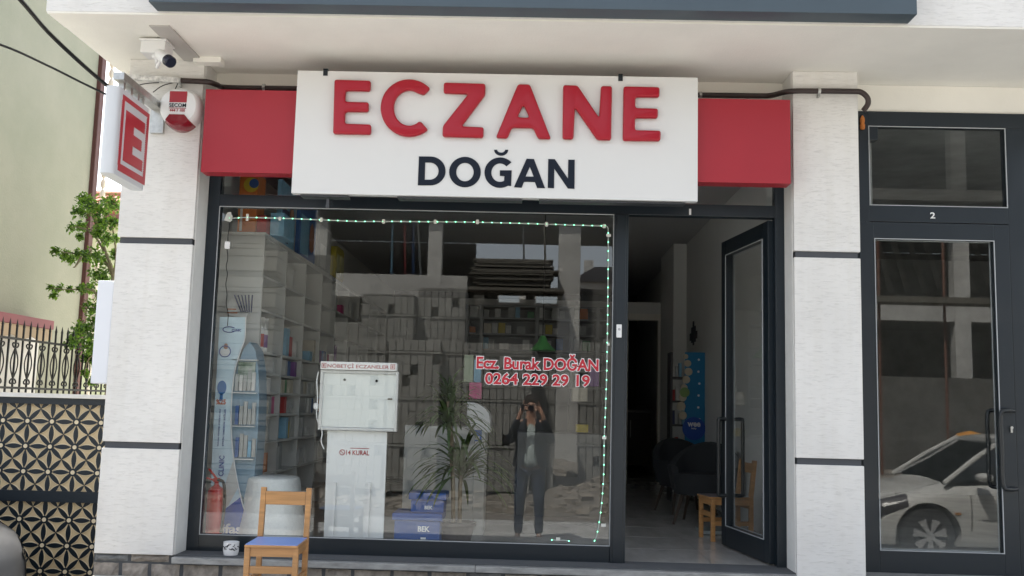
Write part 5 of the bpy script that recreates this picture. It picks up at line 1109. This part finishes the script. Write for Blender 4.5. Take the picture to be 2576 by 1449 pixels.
# far house
hs_ = thing('distant_house', 'distant dark roofed house with chimney beyond the unfinished building', 'house', (V(1500, 690, 60).x, -54, 0)); a_, b_ = V(1455, 700, 60), V(1600, 700, 60)
MB().box(a_.x, b_.x+4, -60, -54, 0, a_.z-.2).build('house_wall', CONC, hs_); zr_ = V(1500, 672, 60).z
MB().prism([(a_.x-.5, a_.z-.2), (b_.x+4.5, a_.z-.2), (b_.x+3, zr_), (a_.x+1, zr_)], -60.2, -53.8).build('roof', mat('dark roof', (.04, .04, .045), .8), hs_); q = V(1487, 660, 60); MB().box(q.x-.3, q.x+.3, -57, -56.4, zr_, q.z+.5).build('chimney', CONC, hs_)
v = V(2440, 1098, 14.5); o = MB().lathe([(.30, -1.0), (.33, -.5), (.27, -.06), (.17, .04), (.0, .08)], (v.x, v.y, v.z), 18).build('orange_tarpaulin', mat('orange tarpaulin', (.50, .22, .03), .6, var=.4, vscale=5, bump=1, bscale=9), smooth=True); tag(o, 'bundled orange tarpaulin heap standing just beyond the parked car', 'tarpaulin')

# ============================================================ THE PHOTOGRAPHER
def skin(name, nodes, edges, m, parent, sub=2, root=0):
    """nodes: (co, rx, ry)"""
    me = bpy.data.meshes.new(name); iv = LOC[rootof(parent).name].inverted(); me.from_pydata([iv@Vector(n[0]) for n in nodes], edges, [])
    o = bpy.data.objects.new(name, me); sc.collection.objects.link(o); md = o.modifiers.new('s', 'SKIN'); md.use_smooth_shade = True
    if not me.skin_vertices: me.skin_vertices.new(name='sk')
    for i, n in enumerate(nodes): me.skin_vertices[0].data[i].radius = (n[1], n[2] if len(n) > 2 else n[1]); me.skin_vertices[0].data[i].use_root = (i == root)
    sb = o.modifiers.new('u', 'SUBSURF'); sb.levels = sb.render_levels = sub; bpy.context.view_layer.update()
    m2 = bpy.data.meshes.new_from_object(o.evaluated_get(bpy.context.evaluated_depsgraph_get())); o.modifiers.clear(); o.data = m2; m2.materials.clear(); m2.materials.append(m)
    for p in m2.polygons: p.use_smooth = True
    o.parent = parent; return o
py_ = -6.36; PX = .0
PN = thing('person', 'man in dark open jacket, pale t-shirt and jeans holding a phone up with both hands', 'person', (PX, py_, 0))
SKN = mat('skin', (.42, .24, .17), .5, var=.08, vscale=20); N_ = []; E_ = []
def nd(x, y, z, r, r2=None): N_.append(((PX+x, py_+y, z), r, r2 or r)); return len(N_)-1
def ch(*ids): 
    for a, b in zip(ids, ids[1:]): E_.append((a, b))
pel = nd(0, 0, .96, .105, .08); ab = nd(0, .005, 1.12, .11, .08); chst = nd(0, 0, 1.32, .135, .09); nb_ = nd(0, 0, 1.45, .09, .07); nk = nd(0, .01, 1.51, .054); hb = nd(0, .02, 1.575, .062, .07)
ch(pel, ab, chst, nb_, nk, hb)
h2 = nd(0, .015, 1.65, .076, .092); h3 = nd(0, .005, 1.72, .066, .08); ch(hb, h2, h3)
for s_ in (-1, 1):
    sh_ = nd(.175*s_, 0, 1.425, .058); el = nd(.255*s_, .12, 1.22, .043); fa = nd(.20*s_, .23, 1.39, .038); wr = nd(.135*s_, .285, 1.555, .027); ch(nb_, sh_, el, fa, wr)
    pm_ = nd(.118*s_, .30, 1.615, .030, .022); ch(wr, pm_)
    px_, py2, pz_ = .105, .30, 1.645
    # four fingers over the phone's edge, index raised
    for k, (dx, dz, r_) in enumerate(((-.004, .022, .0085), (-.010, .004, .009), (-.014, -.014, .0085), (-.014, -.030, .0075))):
        k0 = nd((px_)*s_, py2-.012, pz_+dz-.012, .0115); 
        if k == 0: k1 = nd((px_-.014)*s_, py2+.012, pz_+dz+.03, r_); k2 = nd((px_-.020)*s_, py2+.016, pz_+dz+.058, r_*.85)
        else: k1 = nd((px_-.030)*s_, py2+.022, pz_+dz, r_); k2 = nd((px_-.062+dx)*s_, py2+.018, pz_+dz-.002, r_*.85)
        ch(pm_, k0, k1, k2)
    t0 = nd((px_-.02)*s_, py2-.02, pz_-.03, .011); t1 = nd((px_-.05)*s_, py2-.018, pz_-.012, .009); ch(pm_, t0, t1)
    hp = nd(.085*s_, 0, .86, .07); kn = nd(.12*s_, .02, .50, .045); an = nd(.125*s_, -.02, .09, .03); to = nd(.14*s_, .06, .05, .022); ch(pel, hp, kn, an, to)
body = skin('body', N_, E_, SKN, PN)
# face and hair
HAIR = mat('dark brown hair', (.02, .014, .01), .7, bump=.6, bscale=120)
hx_, hy_, hz_ = PX, py_+.01, 1.685
MB().lathe([(.0, -.055), (.062, -.04), (.086, .0), (.090, .04), (.074, .082), (.04, .104), (0, .11)], (hx_, hy_-.022, hz_+.01), 24).build('hair', HAIR, PN, smooth=True)
MB().lathe([(.0, -.012), (.013, -.008), (.011, .012), (.006, .03), (0, .034)], (hx_, hy_+.096, 1.632), 12).build('nose', SKN, PN, smooth=True)
for s_ in (-1, 1):
    MB().lathe([(0, -.03), (.012, -.018), (.017, .008), (.010, .028), (0, .032)], (hx_+.079*s_, hy_, 1.652), 10).build('ear', SKN, PN, smooth=True)
    MB().lathe([(0, -.010), (.008, -.006), (.010, 0), (.008, .006), (0, .010)], (hx_+.031*s_, hy_+.078, 1.665), 12, Matrix.Rotation(R(90), 4, 'X')).build('eye', WHITE, PN, smooth=True)
    MB().bar((hx_+.015*s_, hy_+.09, 1.684), (hx_+.048*s_, hy_+.082, 1.684), .006, .01).build('eyebrow', HAIR, PN)
MB().tube([(hx_-.024, hy_+.078, 1.594), (hx_, hy_+.088, 1.597), (hx_+.024, hy_+.078, 1.594)], [.002, .006, .002], 8).build('mouth', mat('lips', (.30, .12, .10), .5), PN, smooth=True)
ph = thing('phone', 'dark phone held sideways in front of the man\'s face', 'phone', (-.045, -6.045, 1.632)); MB().box(-.125, .035, -6.05, -6.041, 1.597, 1.672).build('phone_body', mat('dark phone back', (.02, .022, .03), .3), ph, bevel=.003)
mb = MB()
for x, z in ((0, 1.65), (0, 1.625), (-.022, 1.6375)): mb.tube([(x, -6.0405, z), (x, -6.036, z)], .008, 14)
mb.build('camera_lens', mat('lens glass', (.005, .005, .01), .05), ph)
# clothes
TE = mat('pale grey green t-shirt', (.38, .44, .43), .85, bump=.6, bscale=9, var=.08, vscale=8); JK = mat('dark navy jacket cloth', (.012, .017, .024), .8, bump=.3, bscale=60); JN = mat('dark blue denim', (.018, .032, .060), .8, var=.3, vscale=8, bump=.2, bscale=80); SHO = mat('brown shoe leather', (.09, .045, .03), .4)
def rel(x, y, z): return (PX+x, py_+y, z)
skin('t_shirt', [(rel(0, .01, .87), .165, .135), (rel(0, .015, 1.1), .148, .122), (rel(0, .008, 1.3), .158, .118), (rel(0, .0, 1.44), .105, .085), (rel(0, .008, 1.475), .068, .068)], [(0, 1), (1, 2), (2, 3), (3, 4)], TE, PN)
skin('jeans', [(rel(0, 0, .97), .145, .115), (rel(-.095, 0, .86), .108, .108), (rel(-.12, .02, .50), .072), (rel(-.127, -.015, .30), .062), (rel(-.127, -.02, .075), .056), (rel(.095, 0, .86), .108, .108), (rel(.12, .02, .50), .072), (rel(.127, -.015, .30), .062), (rel(.127, -.02, .075), .056)], [(0, 1), (1, 2), (2, 3), (3, 4), (0, 5), (5, 6), (6, 7), (7, 8)], JN, PN)
jr = [(.92, .225, .165, 30), (.98, .212, .158, 27), (1.06, .196, .150, 24), (1.15, .190, .145, 22), (1.25, .198, .146, 20), (1.35, .208, .144, 18), (1.43, .195, .128, 20), (1.475, .12, .095, 32), (1.505, .078, .080, 38)]
mb = MB(); n_ = 26; vs = []
for off in (0, -.010):
    for z, a_, b_, gp in jr:
        for i in range(n_+1): t = R(90+gp+(360-2*gp)*i/n_); vs.append(rel((a_+off)*math.cos(t), (b_+off)*math.sin(t)+.0, z))
q = len(jr)*(n_+1); fs = []
for lay in (0, q):
    for j in range(len(jr)-1):
        for i in range(n_): k = lay+j*(n_+1)+i; fs.append((k, k+1, k+n_+2, k+n_+1))
for i in range(n_): fs += [(i, i+1, q+i+1, q+i)]; k = (len(jr)-1)*(n_+1)+i; fs.append((k, k+1, q+k+1, q+k))
for j in range(len(jr)-1):
    for e in (0, n_): k = j*(n_+1)+e; fs.append((k, k+n_+1, q+k+n_+1, q+k))
jk = mb.add(vs, fs).build('jacket', JK, PN, smooth=True)
for s_ in (-1, 1):
    skin('sleeve', [(rel(.12*s_, 0, 1.43), .075, .07), (rel(.178*s_, 0, 1.41), .074), (rel(.255*s_, .12, 1.22), .062), (rel(.202*s_, .23, 1.385), .053), (rel(.150*s_, .275, 1.51), .043)], [(0, 1), (1, 2), (2, 3), (3, 4)], JK, jk)
    mb = MB(); mb.prism([(.045, 1.05), (.10, 1.22), (.115, 1.30), (.075, 1.46), (.058, 1.47), (.05, 1.25)], .1255, .1335)
    mb.v = [Vector(rel(v.x*s_, v.y-.03*max(0, (v.z-1.3)/.15)+.006, v.z)) for v in mb.v]; mb.build('lapel', JK, jk)
    x = .135*s_
    ring_ = rounded([(-.042, -.10), (.042, -.10), (.05, .06), (.03, .17), (-.03, .17), (-.048, .06)], .03); nn = len(ring_); vs = []; hs2 = [(0, 1), (.028, 1), (.05, .9), (.075, .62), (.105, .42)]
    for z, k in hs2: vs += [rel(x+px*k, (py-.02)*k*(1 if z < .06 else .7)+.02-(.03 if z > .06 else 0), z+.001) for px, py in ring_]
    fs = [(i*nn+k, i*nn+(k+1) % nn, (i+1)*nn+(k+1) % nn, (i+1)*nn+k) for i in range(4) for k in range(nn)]+[tuple(range(nn)), tuple(range(4*nn, 5*nn))]; MB().add(vs, fs).build('shoe', SHO, PN, smooth=True)
